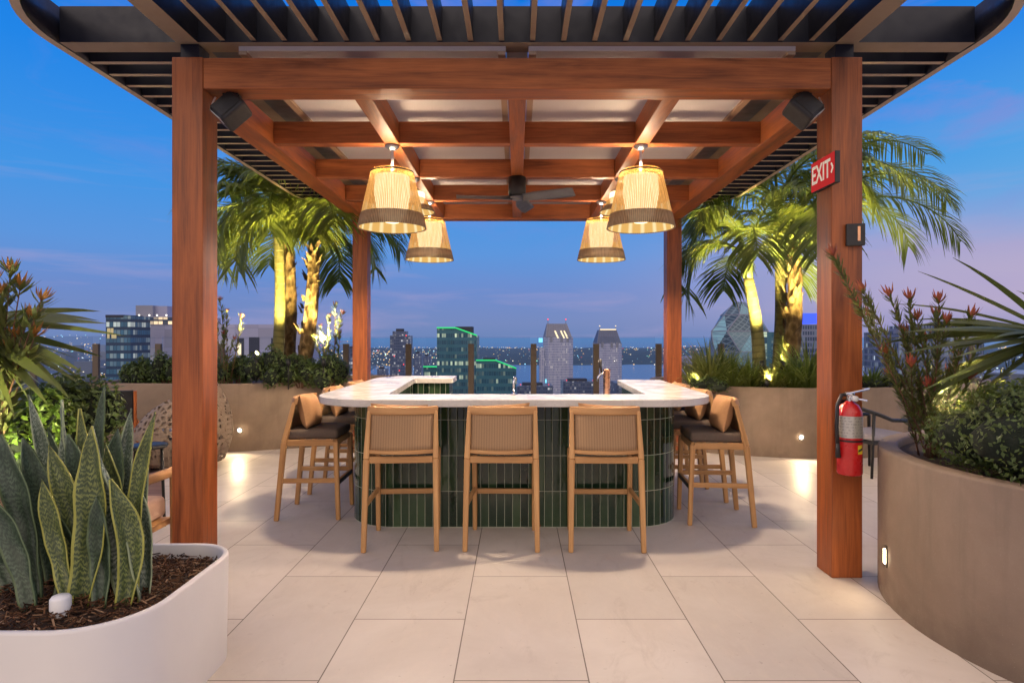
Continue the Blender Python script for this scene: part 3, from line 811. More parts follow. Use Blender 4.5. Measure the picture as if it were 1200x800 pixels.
# right: domed library, blue topped block, ribbed block
r = tower('domed_building', 'faceted glass dome building behind the right palms'); Y = 230
q = at(873, 395, Y); rd = 36 * Y / F
n = N('dome_lattice'); u = n.sep(n.uv())
gx = n.math('FRACT', n.math('MULTIPLY', n.math('ADD', u[0], u[1]), .55)); gy = n.math('FRACT', n.math('MULTIPLY', n.math('SUBTRACT', u[0], u[1]), .55))
ln = n.math('MAXIMUM', n.math('LESS_THAN', gx, .22), n.math('LESS_THAN', gy, .22))
isl = n.island(); c = n.mix(ln, n.mix(isl, (.012, .03, .05), (.09, .15, .18)), (.14, .20, .23))
gw = n.maprange(n.noise(n.pos(), .12, 2), .42, .62)
M['dome'] = n.done(haze_mix(n, n.bsdf(c, .3, 0, .4, None, (.5, .85, .9), n.math('MULTIPLY', n.maprange(isl, .55, 1, .0, .5), n.mix(ln, (.6, .6, .6), (.2, .2, .2)))), 5000, (.15, .215, .46), .6))
m = MB(); rings = [(rd, zt(445, Y), 0), (rd * 1.02, zt(412, Y), .5), (rd * .93, zt(388, Y), 0), (rd * .62, zt(368, Y), .5), (rd * .16, zt(352, Y), 0)]
def rp(k, i_):
    rr, z_, o_ = rings[k]; a_ = 2 * PI * (i_ + o_) / 7 + .35
    return Vector((q.x + 2 + rr * math.cos(a_), Y + rd + rr * math.sin(a_), z_))
for k in range(len(rings) - 1):
    for i_ in range(7):
        o0, o1 = rings[k][2], rings[k + 1][2]
        if o0 < o1: tris = ((rp(k, i_), rp(k, i_ + 1), rp(k + 1, i_)), (rp(k, i_ + 1), rp(k + 1, i_ + 1), rp(k + 1, i_)))
        else: tris = ((rp(k, i_), rp(k + 1, i_ + 1), rp(k + 1, i_)), (rp(k, i_), rp(k, i_ + 1), rp(k + 1, i_ + 1)))
        for t3 in tris:
            n0 = len(m.v); m.v += list(t3); sc3 = [(p_.x * .9 + p_.y * .4, p_.z) for p_ in t3]; m.face((n0, n0 + 1, n0 + 2), sc3)
m.build('dome', M['dome'], r)
MB().prism([(q.x - rd * .95, Y + 4), (q.x + rd * 1.05, Y + 4), (q.x + rd * 1.05, Y + 26), (q.x - rd * .95, Y + 26)], GZ, zt(428, Y)).build('base_block', f_teal, r)
MB().span(at(886, 0, Y).x, at(906, 0, Y).x, Y - 1, Y + 3, GZ, zt(389, Y)).build('front_wing', f_teal, r)
for k in range(1, len(rings) - 1):
    for i_ in range(7):
        MB().bar(rp(k, i_), rp(k, i_ + 1), .35).build('rib', M['mech'], r)
        MB().bar(rp(k, i_), rp(k + 1, i_), .35).build('rib', M['mech'], r)
r = tower('office_block', 'grey block with a blue lit top band beside the dome'); Y = 300
MB().prism(rect_at(934, 966, Y, 18), GZ, zt(380, Y)).build('block_body', f_right, r)
MB().prism(rect_at(933, 966, Y - .4, 18), zt(379, Y), zt(367, Y)).build('lit_band', M['blueled'], r)
r = tower('apartment_block', 'wide blue grey ribbed block beyond the terrace planter on the right'); Y = 260
MB().prism(rect_at(1053, 1130, Y, 26), GZ, zt(389, Y)).build('block_body', f_right, r)
MB().prism(rect_at(1075, 1153, Y + 5, 20), GZ, zt(381, Y)).build('upper_block', f_right, r)
MB().span(at(1052, 0, Y).x, at(1068, 0, Y).x, Y - .5, Y + 3, zt(391, Y), zt(387, Y)).build('roof_canopy', M['mech'], r)
r = tower('apartment_block', 'small pale block left of the dome at the edge of the palms'); Y = 420
MB().prism(rect_at(800, 826, Y, 18), GZ, zt(418, Y)).build('block_body', f_stone, r)

# ------------------------------------------------------------------ balustrade
r = thing('glass_balustrade', 'clear glass balustrade on bronze posts at the terrace edge', 'balustrade', (0, 11.85, 0))
M['balpost'] = plain('balustrade_bronze', (.10, .075, .055), .45, .3, .15, 8)
xs = [-3.27 + 1.195 * k for k in range(-7, 13)]
for i, x in enumerate(xs):
    MB().span(x - .055, x + .055, -.035, .035, 0, 1.425).build('post', M['balpost'], r, .004)
    if i + 1 < len(xs):
        MB().span(x + .07, xs[i + 1] - .07, -.006, .006, .06, 1.56).build('glass_pane', M['glass'], r)

# ------------------------------------------------------------------ pergola
pg = thing('pergola', 'hardwood pergola with four posts, beam grid and dark metal louvred canopy', 'pergola', (0, 3.99, 0))
OY = 3.99
def pb(name, m, x0, x1, y0, y1, z0, z1, bev=.006, under=None):
    return MB().span(x0, x1, y0 - OY, y1 - OY, z0, z1).build(name, M[m], pg, bev, under=M[under] if under else None)
XL, XR, PW = -2.225, 2.225, .2
YF, YB = 3.99, 8.37
ZB, ZT = 3.15, 3.35
for x in (XL, XR - PW):
    for y in (YF, YB):
        pb('post', 'ipe', x, x + PW, y, y + PW, 0, ZT + .004)
        # steel stub and foot plate
    pb('steel_stub', 'bronze', x + .04, x + PW - .04, YF + .03, YF + .17, ZT + .004, ZT + .1, .003)
for y in (YF, YB):
    pb('cross_beam', 'ipe_red', XL + PW, XR - PW, y + .004, y + PW - .004, ZB, ZT)
for x in (XL + .004, XR - PW + .004):
    pb('side_beam', 'ipe_red', x, x + PW - .008, YF + PW, YB, ZB, ZT)
XI = [-1.045, 0.0, 1.045]; HW = .06
YI = [5.16, 6.245, 7.306]
for x in XI:
    pb('long_beam', 'ipe_red', x - HW, x + HW, YF + PW - .004, YB + .004, ZB + .012, ZT - .004)
edges = [XL + PW - .004] + [v for x in XI for v in (x - HW, x + HW)] + [XR - PW + .004]
for y in YI:
    for k in range(0, 8, 2):
        pb('joist', 'ipe_red', edges[k], edges[k + 1], y, y + .1, ZB + .012, ZT - .004)
# ceiling panels with trims
for x0, x1 in ((-1.82, -.075), (.075, 1.82)):
    pb('ceiling_panel', 'roof_panel', x0, x1, 4.05, 8.75, 3.42, 3.45, 0)
    for xx in (x0, x1 - .05):
        pb('panel_trim', 'trim', xx, xx + .05, 4.05, 8.75, 3.395, 3.418, 0)
for x0, x1 in ((-2.06, -1.86), (1.86, 2.06)):
    pb('gutter', 'gunmetal', x0, x1, 4.05, 8.8, 3.47, 3.52, 0)
pb('centre_girder', 'trim', -.072, .072, 4.145, 8.595, 3.40, 3.6, 0)
# dark metal canopy
CZ0, CZ1 = 3.45, 3.69
RX = 3.02; RY0, RY1 = 3.08, 8.98
rim_out = round_poly([(-RX, RY0, .92), (RX, RY0, .92), (RX, RY1, .7), (-RX, RY1, .7)], 16)
rim_in = round_poly([(-RX + .05, RY0 + .05, .87), (RX - .05, RY0 + .05, .87), (RX - .05, RY1 - .05, .65), (-RX + .05, RY1 - .05, .65)], 16)
m = MB(); nn = len(rim_out)
for z_ in (CZ0, CZ1):
    for ring in (rim_out, rim_in):
        for p in ring: m.v.append(Vector((p[0], p[1] - OY, z_)))
for k in range(nn):
    k2 = (k + 1) % nn; uvq = ((k * .1, 0), (k * .1 + .1, 0), (k * .1 + .1, .24), (k * .1, .24))
    m.face((k, k2, 2 * nn + k2, 2 * nn + k), uvq, True)
    m.face((nn + k2, nn + k, 3 * nn + k, 3 * nn + k2), uvq, True)
    m.face((k2, k, nn + k, nn + k2), uvq); m.face((2 * nn + k, 2 * nn + k2, 3 * nn + k2, 3 * nn + k), uvq)
m.build('canopy_rim', M['slat'], pg, under=M['slat_under_lit'])
pb('canopy_beam', 'bronze', -2.955, 2.955, 4.0, 4.14, CZ0 + .002, CZ1 - .005, 0, 'beam_under_lit')
pb('canopy_beam', 'bronze', -2.955, 2.955, 8.6, 8.74, CZ0 + .002, CZ1 - .005, 0, 'beam_under_lit')
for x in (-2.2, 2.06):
    pb('canopy_beam', 'slat', x, x + .14, RY0 + .052, 3.998, CZ0 - .001, CZ1 - .01, 0, 'beam_under_lit')
    pb('canopy_beam', 'slat', x, x + .14, 4.142, 8.598, CZ0 + .03, CZ1 - .01, 0, 'beam_under_lit')
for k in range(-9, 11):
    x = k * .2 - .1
    pb('louvre_slat', 'slat', x - .017, x + .017, RY0 + .052, 3.998, CZ0 + .012, CZ1 - .012, 0, 'beam_under_lit')
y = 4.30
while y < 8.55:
    pb('louvre_slat', 'slat', -2.968, -2.202, y, y + .042, CZ0 + .01, CZ1 - .06, 0, 'slat_under_lit')
    pb('louvre_slat', 'slat', 2.202, 2.968, y, y + .042, CZ0 + .01, CZ1 - .06, 0, 'slat_under_lit')
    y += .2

# ------------------------------------------------------------------ pendant lamps
WARM = (1, .75, .50)
def pendant(name, x, y, zbot, rb, rt, h, label, power, group):
    r = thing(name, label, 'lamp', (x, y, 3.161), 0, group)
    zb = zbot - 3.161; zt_ = zb + h
    MB().lathe([(0, 0), (.06, 0), (.06, -.015), (.03, -.04), (.012, -.045), (0, -.045)], 20).build('ceiling_mount', M['steel'], r)
    MB().tube([(0, 0, -.04), (0, 0, zt_ - .04)], .011, 8).build('stem', M['white'], r)
    hb = h * .24; rm = rb + (rt - rb) * .24
    sh = MB().lathe([(rm, zb + hb), (rt + .003, zt_ - .03), (rt, zt_ - .012), (rt - .018, zt_)], 64).build('shade', M['shade'], r)
    MB().lathe([(rb - .006, zb), (rb + .004, zb), (rm + .003, zb + hb), (rm - .002, zb + hb), (rb - .006, zb)], 64).build('woven_band', M['shadeband'], sh)
    MB().lathe([(rb - .012, zb + .004), (rm - .008, zb + hb), (rm - .008 - (rm - rt) * .25, zb + hb * 2)], 48).build('inner_glow', M['shadeglow'], sh)
    MB().lathe([(0, zb + h * .085), (rb * .20, zb + h * .10), (rb * .34, zb + h * .17), (rb * .46, zb + h * .34), (rb * .53, zb + h * .6), (rb * .5, zt_ - .05), (0, zt_ - .045)], 24).build('diffuser', M['bulb'], r)
    MB().tube([(rt * math.cos(a), rt * math.sin(a), zt_ - .02) for a in [2 * PI * q / 24 for q in range(25)]], .007, 6, False).build('top_ring', M['black'], r)
    lamp('lamp_light', 'SPOT', (0, 0, zb + h * .02), power * 2.75, WARM, r, .055, aim=(0, 0, zb - 1), cone=164, blend=.35)
    lamp('lamp_light', 'POINT', (0, 0, zt_ - .01), power * .30, WARM, r, .05)
    return r
G = 'large cord pendant lamps under the pergola'
pendant('pendant_lamp', -1.05, 5.21, 2.465, .283, .178, .485, 'large cord shade pendant nearest the camera at left', 62, G)
pendant('pendant_lamp', 1.04, 5.21, 2.465, .283, .178, .485, 'large cord shade pendant nearest the camera at right', 62, G)
pendant('pendant_lamp', -1.04, 7.36, 2.465, .283, .178, .485, 'cord shade pendant hanging furthest back at left', 62, G)
pendant('pendant_lamp', 1.0, 7.36, 2.465, .283, .178, .485, 'cord shade pendant hanging furthest back at right', 62, G)
G = 'small pendants half hidden between the large ones'
pendant('small_pendant_lamp', -1.05, 6.29, 2.815, .215, .05, .25, 'small high pendant half hidden behind the front left pendant', 14, G)
pendant('small_pendant_lamp', 1.05, 6.29, 2.815, .215, .05, .25, 'small high pendant half hidden behind the front right pendant', 14, G)

# ceiling fan
fr_ = thing('ceiling_fan', 'three bladed grey ceiling fan with black motor under the pergola centre', 'fan', (0.0, 6.25, 3.16))
MB().lathe([(0, .0), (.088, 0), (.088, -.17), (.075, -.185), (0, -.185)], 28).build('motor', M['black'], fr_)
MB().lathe([(0, -.186), (.06, -.186), (.075, -.2), (.06, -.225), (0, -.23)], 24).build('hub', M['gunmetal'], fr_)
for a in (math.radians(186), math.radians(-26), math.radians(78)):
    m = MB(); ca, sa = math.cos(a), math.sin(a)
    def bl(u, v):
        rr = .05 + .56 * u; wd = (.05 + .085 * min(1, u * 3)) * (1 if u < .93 else 1 - (u - .93) * 5)
        s_ = (v - .5) * wd; zz = -.205 + (v - .5) * -.055
        return (rr * ca - s_ * sa, rr * sa + s_ * ca, zz)
    m.grid(bl, 14, 4); ob = m.build('blade', M['gunmetal'], fr_)
    so_ = ob.modifiers.new('Solidify', 'SOLIDIFY'); so_.thickness = .008

# loudspeakers in the top corners
def speaker(px, py, Y, sgn, label):
    c = at(px, py, Y)
    r = thing('loudspeaker', label, 'speaker', (c.x, c.y, ZB - .001), 0, 'black loudspeakers in the front corners')
    dz = c.z - ZB
    rot = Euler((math.radians(-26), math.radians(38 * sgn), math.radians(-24 * sgn)))
    Mx = rot.to_matrix() * .8
    m = MB(); sec = round_poly([(-.105, -.1, .03), (.105, -.1, .03), (.075, .1, .03), (-.075, .1, .03)], 4)
    b0 = len(m.v); nn = len(sec)
    for z_, s_ in ((-.12, .86), (-.1, 1), (.1, 1), (.12, .86)):
        for p in sec: m.v.append(Vector((0, 0, dz)) + Mx @ Vector((p[0] * s_, p[1] * s_, z_)))
    for j in range(3):
        for k in range(nn):
            k2 = (k + 1) % nn; m.face((b0 + j * nn + k, b0 + j * nn + k2, b0 + (j + 1) * nn + k2, b0 + (j + 1) * nn + k), ((0, 0), (1, 0), (1, 1), (0, 1)), False)
    m.face([b0 + k for k in range(nn)][::-1], [(0, 0)] * nn); m.face([b0 + 3 * nn + k for k in range(nn)], [(0, 0)] * nn)
    m.build('cabinet', M['blackp'], r, .006)
    MB().box(Vector((0, 0, dz)) + Mx @ Vector((0, -.103, 0)), (.165, .008, .2), Mx).build('grille', M['black'], r, .003)
    MB().box(Vector((0, 0, dz)) + Mx @ Vector((0, -.06, -.122)), (.15, .07, .004), Mx).build('badge_strip', M['steel'], r)
    m = MB(); m.span(-.05, .05, -.03, .03, -.012, 0); m.span(-.055, -.047, -.02, .02, dz + .05, -.01); m.span(.047, .055, -.02, .02, dz + .05, -.01)
    m.build('bracket', M['black'], r)
    x0 = -.12 * sgn
    MB().tube([(x0, .02, -.01), (x0 * 1.1, .0, -.06), (x0 * .7, 0, -.05), (0, .01, dz + .09)], .006, 6).build('cable', M['white'], r)
speaker(272, 131, 4.09, 1, 'black loudspeaker under the front beam in the left corner')
speaker(940, 130, 4.09, -1, 'black loudspeaker under the front beam in the right corner')

# writing -> mesh
def text_mesh(name, body, size, m, parent, loc, rot, thick=.002, sx=1.0):
    cu = bpy.data.curves.new(name, 'FONT'); cu.body = body; cu.size = size; cu.extrude = thick; cu.align_x = 'CENTER'; cu.align_y = 'CENTER'; cu.offset = size * .012
    tmp = bpy.data.objects.new(name, cu); COL.objects.link(tmp)
    dg = bpy.context.evaluated_depsgraph_get()
    me = bpy.data.meshes.new_from_object(tmp.evaluated_get(dg)); COL.objects.unlink(tmp); bpy.data.objects.remove(tmp)
    me.materials.clear(); me.materials.append(m)
    ob = bpy.data.objects.new(name, me); COL.objects.link(ob); ob.parent = parent; ob.location = loc; ob.rotation_euler = rot; ob.scale = (sx, 1, 1)
    return ob

M['signred'] = emis('sign_red', (.50, .028, .028), .9)
n = N('sign_letters'); M['signwhite'] = n.done(n.bsdf((.85, .8, .68), .5, 0, .3, None, (1, .9, .7), .25))
r = thing('exit_sign', 'red EXIT sign on the inner side of the front right post', 'sign', (XR - PW - .02, 4.035, 2.62))
MB().span(-.013, .019, -.155, .155, -.1, .1).build('sign_box', M['blackp'], r, .003)
MB().span(-.018, -.0132, -.15, .15, -.096, .096).build('sign_face', M['signred'], r)
text_mesh('lettering', 'EXIT', .168, M['signwhite'], r, (-.0195, .018, 0), (PI / 2, 0, -PI / 2), .001, .72)
m = MB(); m.bar((-.0195, -.118, .03), (-.0195, -.138, 0), .012, .003, (1, 0, 0)); m.bar((-.0195, -.138, 0), (-.0195, -.118, -.03), .012, .003, (1, 0, 0))
m.build('arrow', M['signwhite'], r)
r = thing('number_plaque', 'small black plaque with bronze number 1 on the front right post', 'plaque', (2.165, 3.965, 2.205), math.radians(-14))
MB().span(-.055, .055, -.012, .022, -.07, .07).build('plate', M['blackp'], r, .003)
text_mesh('numeral', '1', .13, M['copper'], r, (.018, -.0135, .0), (PI / 2, 0, 0), .001)

# fire extinguisher
r = thing('fire_extinguisher', 'red fire extinguisher hung on the front right pergola post', 'extinguisher', (2.09, 3.895, .69))
MB().lathe([(0, .0), (.066, 0), (.074, .01), (.074, .37), (.07, .40), (.052, .435), (.03, .45), (.024, .46), (0, .46)], 36).build('cylinder', M['red'], r)
n = N('silver_label'); o = n.sep(n.uv()); t_ = n.math('FRACT', n.math('MULTIPLY', o[1], 55)); u_ = n.noise(n.scale(n.uv(), (90, 55, 1)), 1, 1)
tx = n.math('MULTIPLY', n.math('GREATER_THAN', t_, .5), n.math('GREATER_THAN', u_, .52))
M['exlabel'] = n.done(n.bsdf(n.mix(n.math('MULTIPLY', tx, .5), (.55, .52, .46), (.2, .18, .16)), .3, .5))
MB().lathe([(.0752, .235), (.0752, .37)], 36).build('label_band', M['exlabel'], r)
MB().lathe([(.0758, .21), (.0758, .222)], 36).build('strap', M['black'], r)
MB().lathe([(.022, .46), (.022, .49), (.03, .495), (.03, .515), (0, .52)], 16).build('valve', M['chrome'], r)
MB().bar((-.03, -.01, .505), (.10, -.045, .54), .026, .012).build('handle', M['chrome'], r, .003)
MB().bar((-.01, -.01, .485), (.085, -.05, .465), .022, .01).build('lever', M['chrome'], r, .003)
MB().lathe([(0, .028), (.018, .028), (.018, 0)], 16, (.01, -.028, .478), M=Matrix.Rotation(PI / 2, 3, 'X')).build('gauge', M['white'], r)
MB().tube([(-.01, .0, .50), (-.06, -.02, .50), (-.092, -.03, .44), (-.096, -.03, .3), (-.09, -.03, .2)], [.012, .012, .011, .011, .013], 8).build('hose', M['blackp'], r)
MB().tube([(-.09, -.03, .2), (-.088, -.03, .11)], [.012, .017], 8).build('nozzle', M['blackp'], r)
def stick(u, v):
    a = -PI / 2 + .42 + (u - .5) * .52; zz = .165 + (v - .5) * .055
    return (.0756 * math.cos(a), .0756 * math.sin(a), zz)
m = MB(); m.grid(stick, 8, 1); m.build('sticker', plain('yellow_sticker', (.75, .55, .03), .4), r)
def stick2(u, v):
    a = -PI / 2 + .42 + (u - .5) * .46; zz = .163 + (v - .5) * .014 + .012 * (u - .5)
    return (.0761 * math.cos(a), .0761 * math.sin(a), zz)
m = MB(); m.grid(stick2, 8, 1); m.build('sticker_mark', M['blackp'], r)
MB().span(-.02, .02, .072, .094, .12, .46).build('wall_bracket', M['black'], r)

# ------------------------------------------------------------------ bar
bar = thing('bar_counter', 'U shaped bar with pale quartz top and dark green upright tiles', 'bar', (0, 5.06, 0))
def sh(p): return [(x, y - 5.06) for x, y in p]
top = round_poly([(-1.665, 4.77, .52), (1.615, 4.77, .52), (1.615, 7.0, .02), (1.13, 7.0, .02), (1.09, 5.24, .04), (-1.09, 5.24, .04), (-1.2, 7.26, .03), (-.75, 7.26, .02), (-.75, 7.74, .02), (-1.665, 7.74, .45)], 14)
m = MB(); m.prism(sh(top), 1.011, 1.07); m.build('countertop', M['quartz'], bar, .006, 2)
base = round_poly([(-1.425, 5.06, .42), (1.375, 5.06, .42), (1.375, 6.93, .01), (1.17, 6.93, .01), (1.13, 5.29, .01), (-1.13, 5.29, .01), (-1.245, 7.32, .01), (-.8, 7.32, .01), (-.8, 7.69, .01), (-1.425, 7.69, .36)], 14)
m = MB(); m.prism(sh(base), 0, 1.0105, top=False, bottom=False); m.build('tiled_base', M['tile'], bar)
MB().span(-1.1, 1.1, .24, .78, .84, .87).build('work_shelf', M['steel'], bar, .004)
for x in (-.9, .9): MB().span(x - .03, x + .03, .5, .56, 0, .839).build('shelf_leg', M['steel'], bar)

r = thing('beer_tap', 'copper beer tap column with black handle behind the counter', 'tap', (at(711, 0, 5.42).x, 5.42, .872))
MB().lathe([(0, 0), (.045, 0), (.045, .01), (.03, .015), (.03, .38), (.034, .385), (.034, .40), (0, .40)], 20).build('column', M['copper'], r)
MB().tube([(0, 0, .36), (-.05, .0, .36), (-.075, 0, .33), (-.078, 0, .29)], .011, 8).build('spout', M['chrome'], r)
MB().tube([(-.045, 0, .37), (-.055, 0, .42), (-.06, 0, .485)], [.009, .013, .019], 8).build('handle', M['blackp'], r)
r = thing('faucet', 'slim chrome gooseneck faucet standing on the bar counter', 'faucet', (at(602, 0, 5.17).x, 5.17, 1.0705))
MB().lathe([(0, 0), (.02, 0), (.02, .012), (.011, .018), (.011, .05), (0, .05)], 14).build('foot', M['chrome'], r)
MB().tube([(0, 0, .04), (0, 0, .11), (.006, .015, .135), (.012, .035, .145), (.018, .055, .135), (.02, .06, .11)], .010, 8).build('neck', M['chrome'], r)
MB().bar((0, 0, .09), (.03, -.01, .1), .012).build('lever', M['chrome'], r)

# ------------------------------------------------------------------ bar stools
def make_stool():
    r = thing('bar_stool', 'teak bar stool', 'bar stool')
    for s in (-1, 1):
        m = MB(); m.bar((s * .262, -.262, 0), (s * .252, -.20, .66), .036, .040, (0, 1, 0), .044, .046); m.build('leg', M['teak'], r, .008)
        m = MB(); m.bar((s * .252, -.20, .658), (s * .246, -.115, 1.0), .0435, .0455, (0, 1, 0), .03, .034); m.build('back_post', M['teak'], r, .008)
        m = MB(); m.bar((s * .238, .252, 0), (s * .24, .232, .665), .034, .036, (0, 1, 0), .042, .042); m.build('leg', M['teak'], r, .008)
        m = MB(); m.bar((s * .25, -.215, .335), (s * .24, .225, .335), .022, .04); m.build('stretcher', M['teak'], r, .005)
        m = MB(); m.bar((s * .245, -.185, .655), (s * .24, .215, .655), .024, .052); m.build('seat_rail', M['teak'], r, .005)
    m = MB(); m.bar((-.22, .243, .315), (.22, .243, .315), .026, .04); m.build('footrest', M['teak'], r, .005)
    m = MB(); m.span(-.216, .216, .256, .262, .30, .334); m.build('footrest_plate', M['black'], r)
    m = MB(); m.bar((-.222, .225, .655), (.222, .225, .655), .03, .052); m.build('seat_rail', M['teak'], r, .005)
    m = MB(); m.bar((-.23, -.20, .655), (.23, -.20, .655), .03, .05); m.build('seat_rail', M['teak'], r, .005)
    def arc(u, z_):
        x = (u - .5) * 2; y = -.115 - (1.0 - z_) * .25 - .075 * (1 - abs(x) ** 2.4)
        return Vector((x * .262, y, z_))
    def rail(name, z0, z1, t):
        m = MB(); K = 20; n0 = len(m.v)
        for k in range(K + 1):
            u = k / K; a_ = arc(u, z0); b_ = arc(u, z1)
            for p in (a_, a_ + Vector((0, t, 0)), b_ + Vector((0, t, 0)), b_): m.v.append(p)
        for k in range(K):
            for q in range(4):
                q2 = (q + 1) % 4; i = n0 + k * 4; du = .026
                m.face((i + q, i + q2, i + 4 + q2, i + 4 + q), ((k * du, q * .03), (k * du, q * .03 + .03), (k * du + du, q * .03 + .03), (k * du + du, q * .03)), True)
        m.face((n0, n0 + 3, n0 + 2, n0 + 1), [(0, 0)] * 4); i = n0 + K * 4; m.face((i, i + 1, i + 2, i + 3), [(0, 0)] * 4)
        return m.build(name, M['teak'], r, .007, 3)
    rail('top_rail', .978, 1.035, .034)
    rail('lower_rail', .70, .728, .03)
    m = MB()
    m.grid(lambda u, v: arc(.07 + .86 * u, .722 + .262 * v) + Vector((0, .014, 0)), 20, 6, True, (.5, .262)); o = m.build('woven_back', M['cane'], r)
    sd = o.modifiers.new('Solidify', 'SOLIDIFY'); sd.thickness = .01; sd.offset = 0
    m = MB(); m.span(-.238, .238, -.19, .245, .683, .765)
    o = m.build('seat_cushion', M['cushion'], r, .028, 4)
    for p in o.data.polygons: p.use_smooth = True
    return r

def pillow_mesh(w, h, t):
    m = MB()
    for sgn in (1, -1):
        def pf(u, v):
            a = u * 2 - 1; b = v * 2 - 1
            k = ((1 - abs(a) ** 3.2) * (1 - abs(b) ** 3.2)) ** .55
            pin = 1 - .07 * (1 - abs(a) ** 2) * abs(b) ** 6
            pin2 = 1 - .07 * (1 - abs(b) ** 2) * abs(a) ** 6
            wr = .012 * math.sin(a * 7 + b * 3) * k * .4
            return (a * w / 2 * pin2, sgn * (t / 2 * k + wr * .5), b * h / 2 * pin)
        m.grid(pf if sgn > 0 else (lambda u, v: pf(1 - u, v)), 16, 16)
    return m

proto = make_stool()
ppil = pillow_mesh(.43, .30, .14).build('throw_pillow', M['pillow'])
ppil.data.name = 'throw_pillow'
spots = [(-.872, 4.74, 0.015, 'front left bar stool, its woven back to the camera', 'left of the three front stools'),
         (-.10, 4.74, -.01, 'front centre bar stool, its woven back to the camera', 'middle of the three front stools'),
         (.652, 4.725, -.02, 'front right bar stool, its woven back to the camera', 'right of the three front stools'),
         (-1.785, 5.50, -PI / 2 + .02, 'bar stool nearest the camera on the left arm of the bar', 'nearest stool on the left arm of the bar'),
         (-1.785, 6.38, -PI / 2 - .02, 'second bar stool back along the left arm of the bar', 'second stool along the left arm of the bar'),
         (-1.785, 7.22, -PI / 2, 'furthest bar stool on the left arm by the rear post', 'furthest stool on the left arm of the bar'),
         (1.70, 5.33, PI / 2 - .03, 'bar stool nearest the camera on the right arm of the bar', 'nearest stool on the right arm of the bar'),
         (1.70, 6.06, PI / 2 + .02, 'second bar stool back along the right arm of the bar', 'second stool along the right arm of the bar'),
         (1.70, 6.80, PI / 2, 'furthest bar stool on the right arm of the bar', 'furthest stool on the right arm of the bar')]
for i, (x, y, rz, lab, pl) in enumerate(spots):
    o = proto if i == 0 else copy_tree(proto)
    o.location = (x, y, 0); o.rotation_euler = (0, 0, rz)
    jr = random.Random(i * 5 + 2); o.rotation_euler[2] += jr.uniform(-.05, .05); o.location.x += jr.uniform(-.012, .012)
    tag(o, 'teak ' + lab, 'bar stool', 'teak bar stools with woven backs around the bar')
    p = ppil if i == 0 else ppil.copy()
    if i: COL.objects.link(p)
    off = Vector((R.uniform(-.02, .02), -.052, .765 + .138)); off.rotate(Euler((0, 0, rz)))
    lean = math.radians(13)
    p.location = Vector((x, y, 0)) + off
    p.rotation_euler = (lean, R.uniform(-.06, .06), rz + R.uniform(-.06, .06))
    tag(p, 'ochre throw pillow on the ' + pl, 'pillow', 'ochre throw pillows on the bar stools')

# ------------------------------------------------------------------ long planters at the back
def ring_wall(outer, inner, z0, z1, soil_z, r, mat='concrete'):
    m = MB(); nn = len(outer)
    rr = .012
    prof_o = [(0, z0), (0, z1 - rr), (.3, z1 - rr * .3), (1, z1)]
    loops = []
    def mixp(t): return [(o[0] + (i_[0] - o[0]) * t, o[1] + (i_[1] - o[1]) * t) for o, i_ in zip(outer, inner)]
    th = max(.001, math.hypot(outer[0][0] - inner[0][0], outer[0][1] - inner[0][1]))
    for t, z_ in ((0, z0), (0, z1 - .014), (.004 / th, z1 - .004), (.014 / th, z1), (1 - .014 / th, z1), (1 - .004 / th, z1 - .004), (1, z1 - .014), (1, soil_z)):
        b0 = len(m.v); loops.append(b0)
        for p in mixp(t): m.v.append(Vector((p[0], p[1], z_)))
    for a, b in zip(loops, loops[1:]):
        for k in range(nn):
            k2 = (k + 1) % nn; m.face((a + k, a + k2, b + k2, b + k), ((0, 0), (1, 0), (1, 1), (0, 1)), True)
    m.build('planter_wall', M[mat], r)
    s = MB(); s.face([k for k in range(nn)], [(0, 0)] * nn); s.v = [Vector((p[0], p[1], soil_z)) for p in inner]
    s.build('soil', M['soil'], r)

def inset(poly, d):
    out = []; n_ = len(poly)
    for k in range(n_):
        a = Vector(poly[k - 1]); p = Vector(poly[k]); b = Vector(poly[(k + 1) % n_])
        t = (b - a).normalized(); nrm = Vector((-t.y, t.x))
        q = p + nrm * d; out.append((q.x, q.y))
    return out

LP = thing('long_planter', 'long brown concrete planter under the left palms', 'planter', (-4.3, 8.4, 0))
pl = round_poly([(-5.96, 8.75, .1), (-5.9, 8.50, .06), (-3.9, 8.33, 1.2), (-1.75, 8.33 + .9, .4), (-1.75, 10.3, .4), (-5.96, 10.3, .2)], 10)
pl = [(x + 4.3, y - 8.4) for x, y in pl]
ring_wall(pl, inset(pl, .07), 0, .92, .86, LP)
RP = thing('long_planter', 'long curved brown concrete planter under the right palms', 'planter', (4.0, 8.4, 0))
cv = [(2.05, 9.0), (2.2, 8.55), (2.6, 8.27), (3.2, 8.02), (3.8, 7.88), (4.4, 7.93), (5.2, 8.10), (6.2, 8.55), (7.2, 9.3), (7.6, 10.2), (6, 10.6), (3.2, 10.6), (2.1, 10.2)]
def smooth_closed(pts, it=3):
    for _ in range(it):
        q = []
        for k in range(len(pts)):
            a = pts[k]; b = pts[(k + 1) % len(pts)]
            q += [(a[0] * .75 + b[0] * .25, a[1] * .75 + b[1] * .25), (a[0] * .25 + b[0] * .75, a[1] * .25 + b[1] * .75)]
        pts = q
    return pts
pl2 = [(x - 4.0, y - 8.4) for x, y in smooth_closed(cv)]
ring_wall(pl2, inset(pl2, .07), 0, .90, .84, RP)

